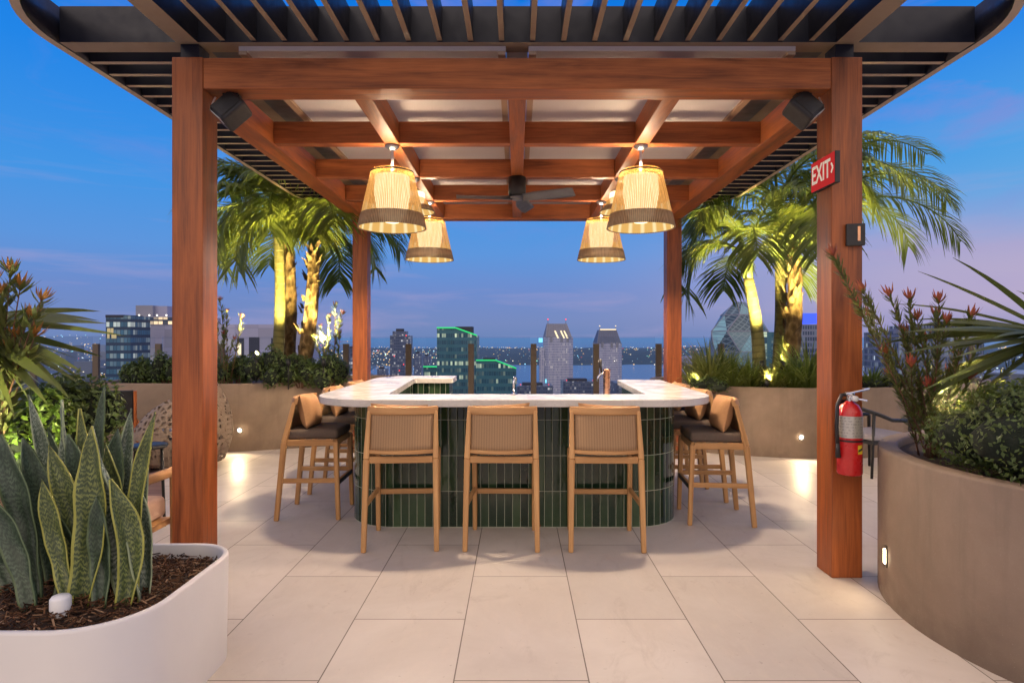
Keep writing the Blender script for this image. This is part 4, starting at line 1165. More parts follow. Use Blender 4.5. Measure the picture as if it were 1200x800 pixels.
# recessed step lights (lit in the photo)
def step_light(p, nrm, label, slot=False, power=5):
    nrm = Vector(nrm).normalized()
    r = thing('step_light', label, 'light', p)
    q = nrm.to_track_quat('Z', 'Y').to_matrix()
    if slot:
        m = MB(); m.box(nrm * .004, (.034, .125, .012), q); m.build('housing', M['balpost_'], r, .003)
        m = MB(); m.box(nrm * .0125, (.026, .082, .006), q); m.build('lens', M['steplight'], r)
    else:
        m = MB(); m.lathe([(.024, 0), (.042, 0), (.042, .008), (.024, .008)], 24, (0, 0, 0), M=q); m.build('bezel', M['steel'], r)
        m = MB(); m.lathe([(0, .004), (.024, .004)], 20, (0, 0, 0), M=q); m.build('lens', M['steplight'], r)
    lamp('step_glow', 'SPOT', nrm * .05, power, (1, .74, .42), r, .02, aim=nrm * .05 + nrm * 1 + Vector((0, 0, -.55)), cone=150, blend=.9)
step_light((-3.725, 8.322, .30), (0, -1, 0), 'round step light glowing in the left long planter wall', power=24)
step_light((3.62, 7.895, .275), (-.15, -1, 0), 'round step light glowing in the right long planter wall', power=24)

# ------------------------------------------------------------------ plants
def ribbon(m, pts, widths, side, u0=0, u1=1):
    n0 = len(m.v)
    for p, w_ in zip(pts, widths):
        m.v.append(p - side * w_ / 2); m.v.append(p + side * w_ / 2)
    K = len(pts)
    for k in range(K - 1):
        i = n0 + 2 * k; m.face((i, i + 1, i + 3, i + 2), ((u0, k / (K - 1)), (u1, k / (K - 1)), (u1, (k + 1) / (K - 1)), (u0, (k + 1) / (K - 1))), True)

def frond_mesh(base, az_, e0, droop, L, rnd, leaf=.62, nl=50):
    m = MB(); pts = []; p = Vector(base); K = 22
    tw = rnd.uniform(-.25, .25)
    for k in range(K + 1):
        s_ = k / K; e = e0 - droop * s_ ** 1.25; a_ = az_ + tw * s_
        d_ = Vector((math.cos(a_) * math.cos(e), math.sin(a_) * math.cos(e), math.sin(e)))
        pts.append((p.copy(), d_.copy())); p = p + d_ * (L / K)
    m.tube([q for q, _ in pts], [.022 * (1 - k / K * .85) + .003 for k in range(K + 1)], 5)
    for k in range(nl):
        s_ = .20 + .80 * (k + rnd.uniform(-.3, .3)) / nl; s_ = min(max(s_, 0), .999)
        i = int(s_ * K); fr0 = s_ * K - i; q = pts[i][0].lerp(pts[i + 1][0], fr0); t = pts[i][1]
        side = t.cross(Vector((0, 0, 1)));
        side = side.normalized() if side.length > .05 else Vector((1, 0, 0))
        ll = leaf * (math.sin(PI * (.12 + .80 * (s_ - .2) / .8)) ** .8) * rnd.uniform(.85, 1.1)
        for sg in (-1, 1):
            fw = .55 + .5 * s_ + rnd.uniform(-.12, .12)
            d0 = (side * sg * 1.0 + t * fw + Vector((0, 0, .12 + rnd.uniform(-.15, .1)))).normalized()
            g_ = .45 + rnd.uniform(0, .5)
            p0 = q; p1 = q + d0 * ll * .45 + Vector((0, 0, -g_ * ll * .10)); p2 = q + d0 * ll * .78 + Vector((0, 0, -g_ * ll * .36)); p3 = q + d0 * ll * .95 + Vector((0, 0, -g_ * ll * .62))
            wd = (t - d0 * t.dot(d0)).normalized()
            w_ = .028 * rnd.uniform(.75, 1.15)
            ribbon(m, [p0, p1, p2, p3], [w_ * .5, w_, w_ * .75, .003], wd)
    return m

def palm(label, base, topv, rad, kind, nf, L, seed, spec=None, leaf=.6):
    rnd = random.Random(seed); base = Vector(base); topv = Vector(topv)
    r = thing('palm_tree', label, 'palm tree', base, 0, 'palms in the terrace planters')
    d_ = topv - base; m = MB(); K = 16; pts = []; rads = []
    for k in range(K + 1):
        s_ = k / K; bow = math.sin(PI * s_) * .05
        pts.append(d_ * s_ + Vector((bow, 0, 0)) + Vector((0, 0, -.05 if k == 0 else 0)))
        rads.append(rad * (1.12 - .35 * s_ + .35 * max(0, .15 - s_) * 3) * (1 + (rnd.uniform(-.09, .09) if kind == 'fibre' else rnd.uniform(-.02, .02))))
    m.tube(pts, rads, 14); mt = m
    if kind == 'fibre':
        for k in range(60):                                   # old leaf bases
            s_ = rnd.uniform(.12, 1); a_ = rnd.uniform(0, 2 * PI); q = d_ * s_; rr = rad * (1.1 - .3 * s_)
            o_ = Vector((math.cos(a_), math.sin(a_), 0)); p0 = q + o_ * rr * .9
            ribbon(mt, [p0, p0 + o_ * .03 + Vector((0, 0, .07)), p0 + o_ * rnd.uniform(.05, .1) + Vector((0, 0, rnd.uniform(.08, .16)))], [.07, .06, .012], Vector((-o_.y, o_.x, 0)))
    mt.build('trunk', M[kind], r)
    m = MB(); m.tube([d_ * .97, d_ + Vector((0, 0, .18)), d_ + Vector((0, 0, .42))], [rad * .82, rad * .72, rad * .28], 12); m.build('crownshaft', M['grass'], r)
    fr = list(spec or [])
    for k in range(nf):
        a_ = 2 * PI * k / nf * 1.0 + rnd.uniform(-.25, .25) + seed
        lev = (k * .618) % 1
        fr.append((a_, math.radians(22 + 62 * lev + rnd.uniform(-6, 6)), math.radians(95 + 35 * (1 - lev) + rnd.uniform(-10, 15)), L * rnd.uniform(.82, 1.08)))
    for a_, e_, dr, l_ in fr:
        b0 = d_ + Vector((math.cos(a_) * rad * .5, math.sin(a_) * rad * .5, .15 + .2 * rnd.random()))
        frond_mesh(b0, a_, e_, dr, l_, rnd, leaf).build('frond', M['palm'], r)
    return r
rad_ = math.radians
palm('slim ringed palm at the left of the left planter cluster', (*at(323, 0, 9.0).xy, .86), at(325, 268, 9.0), .08, 'trunk', 13, 1.45, 11, [(rad_(-150), rad_(60), rad_(130), 1.2)])
palm('brown fibrous palm in the middle of the left planter cluster', (*at(336, 0, 9.25).xy, .86), at(338, 285, 9.25), .09, 'fibre', 11, 1.8, 22)
palm('rough leaning palm at the right of the left planter cluster', (*at(352, 0, 8.95).xy, .86), at(368, 290, 8.95), .10, 'fibre', 12, 1.6, 33, [(rad_(-5), rad_(55), rad_(110), 1.9), (rad_(10), rad_(30), rad_(85), 1.6)])
palm('slim ringed palm at the left of the right planter cluster', (*at(890, 0, 8.75).xy, .84), at(876, 322, 8.75), .09, 'trunk', 10, 1.35, 44)
palm('brightly lit ringed palm at the back of the right planter cluster', (*at(911, 0, 9.2).xy, .84), at(911, 255, 9.2), .085, 'trunk', 12, 1.9, 55)
palm('thick rough barked palm nearest the front right post', (*at(922, 0, 8.9).xy, .84), at(931, 285, 8.9), .115, 'fibre', 11, 2.1, 66,
     [(rad_(3), rad_(62), rad_(125), 2.75), (rad_(-6), rad_(40), rad_(110), 2.5), (rad_(12), rad_(72), rad_(105), 2.9), (rad_(-55), rad_(70), rad_(150), 2.0)], .68)

def shrub(name, label, c, rx, ry, rz, nleaf, size, seed, mat='shrub', lumps=9, cat='shrub', group=None):
    """rosette tufts on a lumpy mound, leaves through its volume"""
    rnd = random.Random(seed); c = Vector(c)
    r = thing(name, label, cat, c, 0, group)
    lp = []
    for k in range(lumps):
        a_ = rnd.uniform(0, 2 * PI); q = math.sqrt(rnd.random())
        lp.append((Vector((math.cos(a_) * q * rx * .68, math.sin(a_) * q * ry * .68, rz * (.25 + .5 * (1 - q) + rnd.uniform(-.05, .2)))), rnd.uniform(.3, .46)))
    m = MB()
    for k in range(nleaf):
        lc, lr = rnd.choice(lp)
        while True:
            v = Vector((rnd.gauss(0, 1), rnd.gauss(0, 1), rnd.gauss(.25, 1)))
            if v.length > .1: break
        v.normalize()
        rr = rnd.uniform(.55, 1.05) ** .5
        p = lc + Vector((v.x * rx * lr, v.y * ry * lr, v.z * rz * lr * 1.15)) * rr
        if p.z < 0: p.z = rnd.uniform(0, .04)
        nrm = (v + Vector((rnd.gauss(0, .45), rnd.gauss(0, .45), rnd.gauss(.1, .45)))).normalized()
        t = nrm.orthogonal().normalized(); t.rotate(Matrix.Rotation(rnd.uniform(0, 6.28), 3, nrm)); s_ = nrm.cross(t)
        sz = size * rnd.uniform(.6, 1.25)
        tip = p + t * sz + nrm * sz * .15
        n0 = len(m.v); m.v += [p - t * sz * .2, p + t * sz * .35 + s_ * sz * .34, tip, p + t * sz * .35 - s_ * sz * .34]
        m.face((n0, n0 + 1, n0 + 2, n0 + 3), ((0, 0), (1, 0), (1, 1), (0, 1)))
    m.build('foliage', M[mat], r)
    m = MB()
    for lc, lr in lp: m.tube([(lc.x * .2, lc.y * .2, -.02), lc * .6, lc], [.012, .009, .004], 5)
    m.build('stems', M['stem'], r)
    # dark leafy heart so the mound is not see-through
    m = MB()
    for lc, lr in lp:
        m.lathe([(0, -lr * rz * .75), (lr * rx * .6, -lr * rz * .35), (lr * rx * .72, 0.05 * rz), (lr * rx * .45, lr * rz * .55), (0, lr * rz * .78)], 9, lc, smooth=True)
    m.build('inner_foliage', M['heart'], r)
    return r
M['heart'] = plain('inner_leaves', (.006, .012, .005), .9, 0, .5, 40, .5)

G = 'low green mounds along the left planter'
for i, (px, py, Y, wpx, hpx) in enumerate(((165, 434, 8.8, 40, 26), (196, 430, 8.75, 48, 30), (240, 430, 8.75, 44, 30), (276, 432, 8.72, 50, 30), (318, 430, 8.66, 62, 34), (352, 434, 8.7, 40, 28), (386, 434, 8.75, 50, 28))):
    c = at(px, py, Y); rx = wpx / 2 * Y / F * 1.1
    names = ['small dark mound shrub at the left end of the left planter', 'dark mound shrub just left of the front left post', 'dark mound shrub hidden behind the front left post', 'round green mound shrub right of the front left post', 'widest green mound shrub in front of the left palm trunks', 'small green mound shrub under the leaning left palm', 'green mound shrub beside the rear left post']
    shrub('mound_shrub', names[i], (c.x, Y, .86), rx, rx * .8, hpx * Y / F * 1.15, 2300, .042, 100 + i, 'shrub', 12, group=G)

def lance(name, label, base, tips, leaf, lw, mat, pet, seed, fl=.06, dens=46, start=.18, stemr=.007, flowers=None):
    rnd = random.Random(seed); base = Vector(base)
    r = thing(name, label, 'plant', base)
    for tip in tips:
        tip = Vector(tip) - base
        b0 = Vector((rnd.uniform(-.06, .06), rnd.uniform(-.06, .06), 0))
        mid = b0.lerp(tip, .5) + Vector((rnd.uniform(-.03, .03), rnd.uniform(-.03, .03), tip.length * .05))
        cv_ = [b0 * (1 - t) ** 2 + mid * 2 * t * (1 - t) + tip * t * t for t in [k / 14 for k in range(15)]]
        m = MB(); m.tube(cv_, [stemr * (1 - .6 * k / 14) for k in range(15)], 6); st = m.build('stem', M['stem'], r)
        m = MB()
        for k in range(int(dens * max(.6, tip.length / .8))):
            t = start + (1 - start) * rnd.random() ** .8; t = min(.995, t)
            i = min(13, int(t * 14)); p = cv_[i].lerp(cv_[i + 1], t * 14 - i); ax = (cv_[i + 1] - cv_[i]).normalized()
            o_ = ax.orthogonal().normalized(); o_.rotate(Matrix.Rotation(rnd.uniform(0, 6.28), 3, ax))
            d_ = (o_ * rnd.uniform(.6, 1.05) + ax * .75).normalized(); ll = leaf * rnd.uniform(.7, 1.15)
            sd_ = d_.cross(ax).normalized()
            ribbon(m, [p, p + d_ * ll * .5, p + d_ * ll + ax * ll * .12], [lw * .45, lw, .002], sd_)
        m.build('leaves', M[mat], r)
        if pet:
            m = MB(); ax = (cv_[-1] - cv_[-2]).normalized()
            for k in range(9):
                o_ = ax.orthogonal().normalized(); o_.rotate(Matrix.Rotation(k * 2.4, 3, ax)); op = rnd.uniform(.35, .95)
                d_ = (o_ * op + ax * .8).normalized()
                ribbon(m, [cv_[-1], cv_[-1] + d_ * fl * .6, cv_[-1] + (d_ + ax * .3).normalized() * fl * rnd.uniform(.9, 1.2)], [fl * .10, fl * .19, .002], d_.cross(ax).normalized())
            m.build('flower', M[pet], r)
    return r
# lit leucadendrons among the left palms
lance('cone_bush', 'lit pale cone bush beside the front left post', (*at(262, 0, 8.6).xy, .86), [at(x, y, 8.6) for x, y in ((258, 352), (266, 366), (274, 398), (283, 372), (252, 370), (262, 392))], .085, .024, 'lance', 'petal', 5, .07, 40)
lance('cone_bush', 'lit pale cone bush beside the rear left post', (*at(388, 0, 8.75).xy, .86), [at(x, y, 8.75) for x, y in ((393, 358), (401, 368), (386, 372), (376, 384), (381, 398), (398, 392), (370, 396))], .085, .024, 'lance', 'petal', 6, .07, 40)

def grass_tuft(name, label, c, n_, L, w_, seed, mat='grass', spread=.9, group='strap leaved tufts in the right planter'):
    rnd = random.Random(seed); r = thing(name, label, 'grass', c, 0, group); m = MB()
    for k in range(n_):
        a_ = rnd.uniform(0, 2 * PI); q = rnd.random() ** .6
        b0 = Vector((math.cos(a_) * .1 * q, math.sin(a_) * .1 * q, 0)); ll = L * rnd.uniform(.6, 1.1)
        e0 = rad_(88 - 50 * q * spread); dr = rad_(rnd.uniform(35, 95)) * (.4 + q * .6)
        p = b0; pts = [p.copy()]
        for i in range(6):
            e = e0 - dr * (i / 6) ** 1.3
            p = p + Vector((math.cos(a_) * math.cos(e), math.sin(a_) * math.cos(e), math.sin(e))) * ll / 6; pts.append(p.copy())
        ribbon(m, pts, [w_ * .7, w_, w_, w_ * .9, w_ * .7, w_ * .45, .002], Vector((-math.sin(a_), math.cos(a_), 0)))
    m.build('blades', M[mat], r)
    return r
for i, (px, Y, L, sd_, lab) in enumerate(((815, 8.75, .46, 1, 'pale strap leaved tuft next to the rear right post'), (832, 8.45, .50, 2, 'strap leaved tuft second from the rear right post'), (858, 8.35, .52, 3, 'broad dark tuft left of the slim right palm'), (878, 8.3, .36, 4, 'short tuft at the foot of the slim right palm'),
                                        (906, 8.25, .40, 5, 'brightly lit tuft by the spike light under the right palms'), (930, 8.2, .50, 6, 'tall dark tuft left of the front right post'), (948, 8.15, .52, 7, 'dark tuft touching the front right post in view'), (1022, 8.3, .32, 8, 'small tuft just right of the fire extinguisher'), (845, 8.9, .5, 9, 'hidden back tuft between the pale tufts'))):
    grass_tuft('grass_tuft', lab, (*at(px, 0, Y).xy, .84), 150 + 20 * (sd_ % 4), L * (1.05 + .12 * (sd_ * 7 % 5)), .020 + .003 * (sd_ % 3), sd_, 'grass_pale' if sd_ in (1, 2, 5) else 'grass')
shrub('ground_shrub', 'low grey green ground cover along the right planter rim left of the palms', (*at(835, 0, 8.12).xy, .84), .34, .18, .16, 900, .03, 401, 'shrub', 8)
shrub('ground_shrub', 'low dark ground cover along the right planter rim behind the front right post', (*at(1040, 0, 8.25).xy, .84), .5, .2, .2, 900, .03, 402, 'shrub', 8)

# spike uplights for the palms
def spike_light(p, aim, label, power, col=(1, .80, .30), cone=70, stake=.34):
    p = Vector(p); r = thing('spike_light', label, 'light', p, 0, 'spike uplights in the planters')
    d_ = (Vector(aim) - p).normalized(); q = d_.to_track_quat('Z', 'Y').to_matrix(); c0 = Vector((0, 0, stake))
    MB().tube([(0, 0, -.03), (0, 0, stake)], .008, 6).build('spike', M['black'], r)
    MB().lathe([(0, -.05), (.028, -.05), (.032, .05), (.026, .05), (.024, .035), (0, .035)], 16, c0, M=q).build('lamp_head', M['black'], r)
    MB().lathe([(0, .037), (.022, .037)], 12, c0, M=q).build('lens', M['spikelens'], r)
    lamp('uplight', 'SPOT', c0 + d_ * .07, power, col, r, .025, aim=c0 + d_ * 2, cone=cone, blend=.7)
UP = [((*at(893, 0, 8.18).xy, .845), at(880, 262, 8.8), 'spike light at the foot of the slim right palm', 1150),
      ((*at(917, 0, 8.18).xy, .845), at(920, 215, 9.0), 'spike light between the two thick right palms', 1300),
      ((*at(962, 0, 8.25).xy, .845), at(990, 215, 8.9), 'spike light behind the front right post', 1700),
      ((*at(338, 0, 8.50).xy, .862), at(332, 240, 9.1), 'spike light among the mounds under the left palms', 850),
      ((*at(379, 0, 8.55).xy, .862), at(364, 240, 9.0), 'spike light under the leaning left palm', 800),
      ((*at(300, 0, 8.55).xy, .862), at(300, 220, 9.0), 'spike light near the front left post in the long planter', 1000)]
for a_ in UP: spike_light(*a_)
spike_light((*at(899, 0, 8.06).xy, .845), at(908, 425, 8.6), 'low spike light in front of the brightly lit tuft under the right palms', 190, (1, .86, .34), 120, .12)
spike_light((*at(812, 0, 8.35).xy, .845), at(822, 430, 8.8), 'low spike light at the pale tufts by the rear right post', 80, (1, .86, .40), 120, .10)

# ------------------------------------------------------------------ right round planter and its plants
def circ(cx, cy, rx, ry, n_=72): return [(cx + rx * math.cos(2 * PI * k / n_), cy + ry * math.sin(2 * PI * k / n_)) for k in range(n_)]
BX, BY = 3.36, 3.30
r = thing('round_planter', 'large round brown concrete planter in the right foreground', 'planter', (BX, BY, 0))
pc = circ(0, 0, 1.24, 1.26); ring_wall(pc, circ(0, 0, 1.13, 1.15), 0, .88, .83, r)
ang = math.atan2(-.05, -1.0)
step_light((BX - 1.238 * math.cos(rad_(15)), BY + 1.258 * math.sin(rad_(15)), .27), (-math.cos(rad_(15)), math.sin(rad_(15)), 0), 'slot step light on the side of the right foreground planter', True, power=3.2)
c = at(1150, 0, 3.15)
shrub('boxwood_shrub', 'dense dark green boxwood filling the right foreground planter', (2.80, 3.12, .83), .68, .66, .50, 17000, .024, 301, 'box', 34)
lance('cone_bush', 'leaning red flowered cone bush in the right foreground planter', (*at(1092, 0, 3.75).xy, .83),
      [at(x, y, Y) for x, y, Y in ((977, 300, 3.6), (1012, 343, 3.65), (1043, 348, 3.7), (1100, 355, 3.6), (1097, 372, 3.8), (1138, 372, 3.7), (1085, 400, 3.9), (1060, 392, 3.8), (1120, 420, 3.9), (1108, 380, 3.6), (1150, 400, 3.75), (1068, 430, 3.6), (1200, 416, 3.6), (1040, 415, 3.7), (1020, 372, 3.75), (1075, 375, 3.7), (1122, 395, 3.85), (1110, 440, 3.9), (1045, 440, 3.8), (1135, 445, 3.75), (1088, 455, 3.65), (1160, 430, 3.8), (1066, 352, 3.65))],
      .060, .0135, 'lance', 'petal', 9, .078, 130, .10, .0050)
def rosette(label, c, n_, L, w_, seed, amin, amax, emin, emax, bias=None, mat='sword'):
    rnd = random.Random(seed); r = thing('sword_palm', label, 'palm', c)
    MB().tube([(0, 0, -.7), (0, 0, .02)], [.06, .05], 10).build('trunk', M['fibre'], r)
    for k in range(n_):
        a_ = rnd.uniform(amin, amax); e_ = rnd.uniform(emin, emax); ll = L * rnd.uniform(.7, 1.1); dr = rnd.uniform(.1, .5)
        p = Vector((0, 0, 0)); pts = [p.copy()]
        for i in range(7):
            e = e_ - dr * (i / 7) ** 1.4
            p = p + Vector((math.cos(a_) * math.cos(e), math.sin(a_) * math.cos(e), math.sin(e))) * ll / 7; pts.append(p.copy())
        sd_ = Vector((-math.sin(a_), math.cos(a_), 0)) * math.cos(.5) + Vector((0, 0, 1)) * rnd.uniform(-.9, .9)
        sd_.normalize()
        m = MB(); ribbon(m, pts, [w_ * .8, w_, w_, w_ * .95, w_ * .8, w_ * .6, w_ * .35, .003], sd_)
        m.build('leaf', M[mat], r)
    return r
rosette('spiky sword leaved palm leaning in from the right edge', (3.10, 3.55, 1.56), 40, .92, .048, 71, rad_(125), rad_(250), rad_(-42), rad_(42))
spike_light((*at(1128, 0, 3.8).xy, .835), at(1120, 430, 3.6), 'spike light under the red flowered cone bush', 140, (1, .8, .36), 110, .12)

# ------------------------------------------------------------------ left side: pot with snake plant
r = thing('fibreglass_planter', 'white rounded fibreglass planter in the left foreground', 'planter', (-2.35, 2.68, 0))
t_o = round_poly([(-3.3, 2.20, .28), (-1.395, 2.20, .30), (-1.395, 3.17, .22), (-3.3, 3.17, .22)], 14)
b_o = round_poly([(-3.29, 2.21, .28), (-1.40, 2.21, .30), (-1.40, 3.16, .22), (-3.29, 3.16, .22)], 14)
t_o = [(x + 2.35, y - 2.68) for x, y in t_o]; b_o = [(x + 2.35, y - 2.68) for x, y in b_o]
t_i = inset(t_o, .03); m = MB(); nn = len(t_o); lay = []
for ring, z_ in ((b_o, .0), (t_o, .488), (inset(t_o, .003), .497), (inset(t_o, .009), .5), (inset(t_o, .022), .5), (t_i, .493), (t_i, .40)):
    lay.append(len(m.v)); m.v += [Vector((p[0], p[1], z_)) for p in ring]
for a_, b_ in zip(lay, lay[1:]):
    for k in range(nn):
        k2 = (k + 1) % nn; m.face((a_ + k, a_ + k2, b_ + k2, b_ + k), ((0, 0), (1, 0), (1, 1), (0, 1)), True)
m.build('pot_wall', M['white_pot'], r)
m = MB(); ns_ = 40
def soilf(u, v):
    x = -.93 + 1.865 * u; y = -.45 + .9 * v
    return (x, y, .425 + .02 * math.sin(x * 7 + 1) * math.sin(y * 9) + .02 * math.exp(-((x - .75) ** 2 + y * y) * 6))
# clip soil to the pot with its inner outline
inn = inset(t_o, .028)
m.v = [Vector((p[0], p[1], .43)) for p in inn] + [Vector((0, 0, .455))]
for k in range(nn): m.face((k, (k + 1) % nn, nn), [(0, 0)] * 3, True)
m.build('soil', M['soil'], r)
from mathutils.geometry import intersect_point_tri_2d
def inside(x, y, poly):
    c_ = False; j = len(poly) - 1
    for i in range(len(poly)):
        if (poly[i][1] > y) != (poly[j][1] > y) and x < (poly[j][0] - poly[i][0]) * (y - poly[i][1]) / (poly[j][1] - poly[i][1]) + poly[i][0]: c_ = not c_
        j = i
    return c_
inn2 = inset(t_o, .05); m = MB(); rnd = random.Random(3); cnt = 0
while cnt < 7000:
    x = rnd.uniform(-.9, .95); y = rnd.uniform(-.47, .47)
    if not inside(x, y, inn2): continue
    cnt += 1; l_ = rnd.uniform(.012, .05); edge = .0
    hgt = .437 + .022 * (1 - min(1, abs(y) / .47)) + rnd.uniform(-.004, .02) + .012 * math.sin(x * 9) * math.sin(y * 8)
    q = Euler((rnd.gauss(0, .3), rnd.gauss(0, .35), rnd.uniform(0, PI)))
    m.box((x, y, hgt), (l_, rnd.uniform(.002, .007), rnd.uniform(.0015, .004)), q)
mo = m.build('bark_mulch', M['mulch'], None); mo.location = (-2.35, 2.68, 0)
tag(mo, 'brown shredded bark mulch filling the white planter', 'mulch', kind='stuff')

sp = thing('snake_plant', 'clump of tall banded snake plant leaves in the white planter', 'plant', (-1.95, 2.68, .44))
def blade(bx, by, tx, ty, wpx, Y, mat, bow=0.0, tw=0.0, Yt=None):
    rnb = random.Random(bx * 31 + tx); bow += rnb.uniform(-.022, .022); tw += rnb.uniform(-.6, .6); wpx *= rnb.uniform(.9, 1.12)
    b0 = at(bx, by, Y); b0.z = .445; t0 = at(tx, ty, Yt or Y + .02); ofs = Vector((-1.95, 2.68, .44))
    w_ = wpx * 1.17 * Y / F; m = MB(); K = 18; n0 = len(m.v); C = 6; L = (t0 - b0).length
    ax = (t0 - b0).normalized(); side0 = Vector((1, 0, 0)); side0 = (side0 - ax * side0.dot(ax)).normalized(); fr0 = ax.cross(side0)
    for k in range(K + 1):
        s_ = k / K; p = b0.lerp(t0, s_) + side0 * bow * math.sin(PI * s_) + fr0 * .03 * math.sin(PI * s_ * 1.3)
        ww = w_ * (.62 + .38 * math.sin(PI * min(1, s_ / .62) / 2)) * (1 if s_ < .6 else max(.015, (1 - ((s_ - .6) / .4) ** 1.9)))
        an = tw * s_ + .1 * math.sin(s_ * 5 + bx); sd = side0 * math.cos(an) + fr0 * math.sin(an); nr = ax.cross(sd)
        for c_ in range(C + 1):
            q = c_ / C * 2 - 1
            m.v.append(p + sd * q * ww / 2 + nr * (q * q) * ww * -.42 * (1.5 - s_) + nr * .004 * math.sin(s_ * 22 + q * 2 + bx) - ofs)
    for k in range(K):
        for c_ in range(C):
            i = n0 + k * (C + 1) + c_
            m.face((i, i + 1, i + C + 2, i + C + 1), ((c_ / C, k / K * L), ((c_ + 1) / C, k / K * L), ((c_ + 1) / C, (k + 1) / K * L), (c_ / C, (k + 1) / K * L)), True)
    o = m.build('leaf', M[mat], sp)
    sd = o.modifiers.new('Solidify', 'SOLIDIFY'); sd.thickness = .006
T, Yw, Gy = 'snake_teal', 'snake_yellow', 'snake_grey'
for a_ in ((100, 700, 112, 498, 34, 2.58, Yw, .0, .2), (96, 695, 62, 520, 20, 2.64, Yw, .03, .5), (112, 692, 84, 508, 23, 2.72, T, .02, -.3), (162, 672, 112, 502, 35, 2.62, Gy, .0, -.5), (172, 668, 160, 560, 20, 2.66, Gy, .01, .3),
           (160, 688, 186, 482, 15, 2.60, Yw, -.045, .6), (42, 705, -22, 566, 24, 2.52, T, .0, .2), (48, 698, 6, 508, 25, 2.6, T, .015, .2), (70, 690, 32, 512, 24, 2.78, T, .01, .4), (80, 690, 76, 468, 15, 2.9, Gy, .02, -.4),
           (106, 690, 126, 454, 14, 2.85, T, -.02, .4), (112, 686, 98, 478, 15, 2.75, Yw, .0, .6), (140, 680, 158, 478, 13, 2.86, Gy, -.02, .7), (135, 688, 142, 502, 23, 2.8, T, -.02, .3), (128, 690, 128, 520, 20, 2.68, Yw, .02, -.4),
           (150, 690, 134, 560, 22, 2.56, Yw, .02, .5), (60, 695, 38, 462, 12, 2.9, Gy, .03, .4), (90, 690, 96, 540, 22, 2.9, T, .0, 0), (30, 700, 40, 580, 20, 2.8, T, .0, .4), (120, 692, 118, 580, 18, 2.55, T, .0, .2), (55, 690, 20, 590, 18, 2.9, T, 0, .1), (148, 680, 172, 560, 16, 2.8, T, 0, -.4), (18, 705, -6, 620, 20, 2.7, T, 0, .3), (75, 700, 70, 600, 18, 2.62, T, 0, .3), (104, 688, 150, 520, 16, 2.95, T, 0, .2),
           (166, 676, 176, 505, 11, 2.75, Gy, -.02, .6), (84, 694, 54, 560, 16, 2.57, Yw, .0, .4), (152, 684, 150, 500, 12, 2.92, Gy, .02, .4), (64, 696, 60, 500, 13, 2.93, T, .02, .2), (10, 704, 20, 540, 18, 2.75, T, .0, .2)):
    blade(*a_)
wc = at(71, 712, 2.46)
r = thing('junction_cap', 'small white plastic cap standing in the mulch', 'cap', (wc.x, 2.46, .45), .3)
MB().lathe([(.037, 0), (.037, .065), (.03, .075), (0, .078)], 24, (0, 0, 0)).build('cap_body', M['white'], r)
MB().lathe([(.0385, .016), (.0385, .021)], 24).build('seam', M['cushion_grey'], r)

# left concrete planter with shrubs behind
r = thing('round_planter', 'round brown concrete planter behind the snake plant at left', 'planter', (-4.5, 4.75, 0))
ring_wall(circ(0, 0, 1.08, 1.08), circ(0, 0, .98, .98), 0, .72, .66, r)
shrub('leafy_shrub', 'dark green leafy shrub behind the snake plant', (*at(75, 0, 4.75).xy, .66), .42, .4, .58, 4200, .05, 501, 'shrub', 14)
shrub('leafy_shrub', 'bright green lit shrub at the left edge behind the snake plant', (*at(18, 0, 4.5).xy, .66), .44, .36, .36, 3200, .05, 502, 'shrub_bright', 12)
shrub('leafy_shrub', 'bright green shrub between the dark shrub and the snake plant', (*at(55, 0, 4.35).xy, .66), .3, .28, .42, 1800, .045, 503, 'shrub_bright', 9)
rosette('spiky sword leaved palm leaning in from the left edge', (at(-45, 372, 4.2).x, 4.2, at(0, 378, 4.2).z), 24, .98, .105, 81, rad_(-75), rad_(70), rad_(-42), rad_(14))
lance('cone_bush', 'orange tipped cone bush at the left edge', (*at(-10, 0, 4.1).xy, .66), [at(x, y, 4.1) for x, y in ((12, 318), (24, 336), (48, 352), (34, 372), (2, 345), (-8, 330), (18, 395), (8, 410), (40, 395))], .13, .03, 'lance', 'petal_orange', 14, .10, 34, .2, .008)
spike_light((-3.25, 3.50, .0), (-3.75, 4.8, .95), 'spike light lighting the shrubs behind the snake plant', 150, (1, .92, .48), 95, .55)

# beige lounge chair half hidden by the snake plant
r = thing('lounge_chair', 'beige cushioned wooden lounge chair half hidden by the snake plant', 'chair', (-2.72, 3.98, 0))
m = MB(); m.span(-.26, .26, -.22, -.10, .40, .86); o = m.build('back_cushion', M['cushion_beige'], r, .05, 4)
m = MB(); m.span(-.27, .27, -.10, .36, .30, .45); m.build('seat_cushion', M['cushion_beige'], r, .04, 4)
for s in (-1, 1):
    m = MB(); m.tube([(s * .33, -.26, .60), (s * .335, .0, .63), (s * .335, .36, .62)], .035, 10); m.build('arm', M['teak'], r)
    for yy in (-.22, .33):
        m = MB(); m.bar((s * .33, yy, 0), (s * .33, yy, .60), .03, .035, (0, 1, 0), .04, .04); m.build('leg', M['teak'], r, .005)
MB().span(-.3, .3, -.24, .36, .25, .295).build('seat_frame', M['teak'], r, .005)
r = thing('side_table', 'small black round side table left of the front left post', 'table', (-3.02, 5.05, 0))
MB().lathe([(0, .65), (.15, .65), (.155, .658), (.155, .67), (.15, .675), (0, .675)], 32).build('table_top', M['black'], r)
for k in range(3):
    a_ = 2 * PI * k / 3 + .3; m = MB(); m.tube([(math.cos(a_) * .11, math.sin(a_) * .11, .649), (math.cos(a_) * .13, math.sin(a_) * .13, 0)], .012, 8); m.build('leg', M['black'], r)

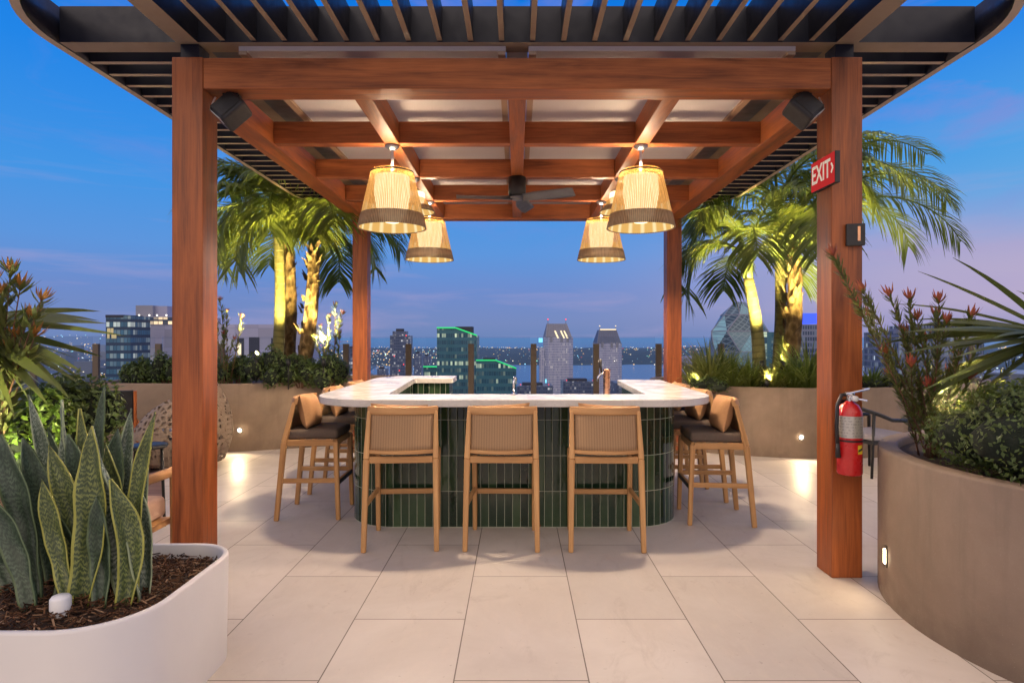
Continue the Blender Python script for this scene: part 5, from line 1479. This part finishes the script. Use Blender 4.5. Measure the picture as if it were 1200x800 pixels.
# perforated wicker tub chair
r = thing('wicker_chair', 'open weave wicker tub chair on the deck behind the front left post', 'chair', (-4.05, 7.45, 0.011), 0)
m = MB()
def tub(u, v):
    a_ = rad_(-150) + u * rad_(300)                         # opening faces left and forward
    hgt = .36 + .60 * (.5 + .5 * math.cos(a_ * .9)) ** .8
    z_ = .06 + v * (hgt - .02)
    rr = .44 + .15 * math.sin(PI * min(1, v * .9 + .08)) - .05 * v
    return (rr * 1.04 * math.cos(a_), rr * math.sin(a_) * .95, z_)
m.grid(tub, 40, 14); o = m.build('woven_shell', M['wicker'], r)
sd = o.modifiers.new('Solidify', 'SOLIDIFY'); sd.thickness = .022
m = MB(); m.lathe([(0, .30), (.38, .30), (.42, .33), (.42, .40), (.38, .43), (0, .44)], 28); m.build('seat_cushion', M['cushion_grey'], r)
m = MB(); m.lathe([(0, .05), (.40, .05), (.43, .1), (.42, .29), (0, .295)], 28); m.build('seat_base', M['wicker'], r)
for k in range(4):
    a_ = PI / 4 + PI / 2 * k; m = MB(); m.tube([(.3 * math.cos(a_), .3 * math.sin(a_), 0), (.3 * math.cos(a_), .3 * math.sin(a_), .06)], .02, 8); m.build('foot', M['black'], r)

# wooden chair with dark back against the left planter
r = thing('wooden_chair', 'orange wood chair with dark back at the left end of the long planter', 'chair', (-5.15, 8.0, 0.011), .5)
for s in (-1, 1):
    m = MB(); m.bar((s * .2, -.2, 0), (s * .2, -.27, .86), .035, .04); m.build('leg', M['ipe_red'], r, .004)
    m = MB(); m.bar((s * .2, .2, 0), (s * .2, .2, .42), .035, .04); m.build('leg', M['ipe_red'], r, .004)
m = MB(); m.box((0, -.235, .66), (.36, .03, .42), Euler((rad_(5), 0, 0))); m.build('back_panel', M['blackp'], r, .01)
MB().span(-.21, .21, -.2, .22, .42, .45).build('seat', M['ipe_red'], r, .004)
MB().span(-.19, .19, -.16, .2, .451, .5).build('seat_cushion', M['cushion_grey'], r, .02, 3)

# black armchairs by the right planter
def armchair(label, x, y, rz, proto=None):
    if proto:
        r = copy_tree(proto); r.location = (x, y, 0); r.rotation_euler = (0, 0, rz); tag(r, label, 'armchair', 'black armchairs by the right long planter'); return r
    r = thing('black_armchair', label, 'armchair', (x, y, 0), rz, 'black armchairs by the right long planter')
    pts = [(-.31, .27, .62)] + [(.31 * math.cos(a_) * (1 if abs(math.cos(a_)) < .99 else 1), -.02 + .30 * math.sin(a_), .64 + .13 * max(0, -math.sin(a_))) for a_ in [PI + PI * k / 16 for k in range(17)]] + [(.31, .27, .62)]
    m = MB(); m.tube(pts, .021, 8); m.build('arm_rail', M['black'], r)
    for s in (-1, 1):
        m = MB(); m.tube([(s * .31, .27, .62), (s * .312, .285, .60), (s * .30, .28, 0)], [.021, .02, .014], 8); m.build('leg', M['black'], r)
        m = MB(); m.tube([(s * .25, -.2, .72), (s * .26, -.24, 0)], [.018, .014], 8); m.build('leg', M['black'], r)
    m = MB(); m.span(-.29, .29, -.25, .29, .37, .405); m.build('seat_frame', M['black'], r, .008)
    m = MB(); m.span(-.275, .275, -.23, .28, .406, .48); m.build('seat_cushion', M['cushion_grey'], r, .03, 4)
    return r
ch = armchair('black framed armchair with grey seat seen between extinguisher and round planter', 4.05, 7.1, rad_(-75))
armchair('black framed armchair with grey seat behind the red flowered bush', 4.95, 7.25, rad_(150), ch)
r = thing('low_table', 'low pale topped table behind the red flowered bush', 'table', (5.65, 7.0, 0))
MB().lathe([(0, .45), (.3, .45), (.305, .46), (.3, .48), (0, .48)], 32).build('table_top', M['quartz'], r)
MB().lathe([(.22, 0), (.03, .02), (.03, .449)], 20).build('pedestal', M['black'], r)
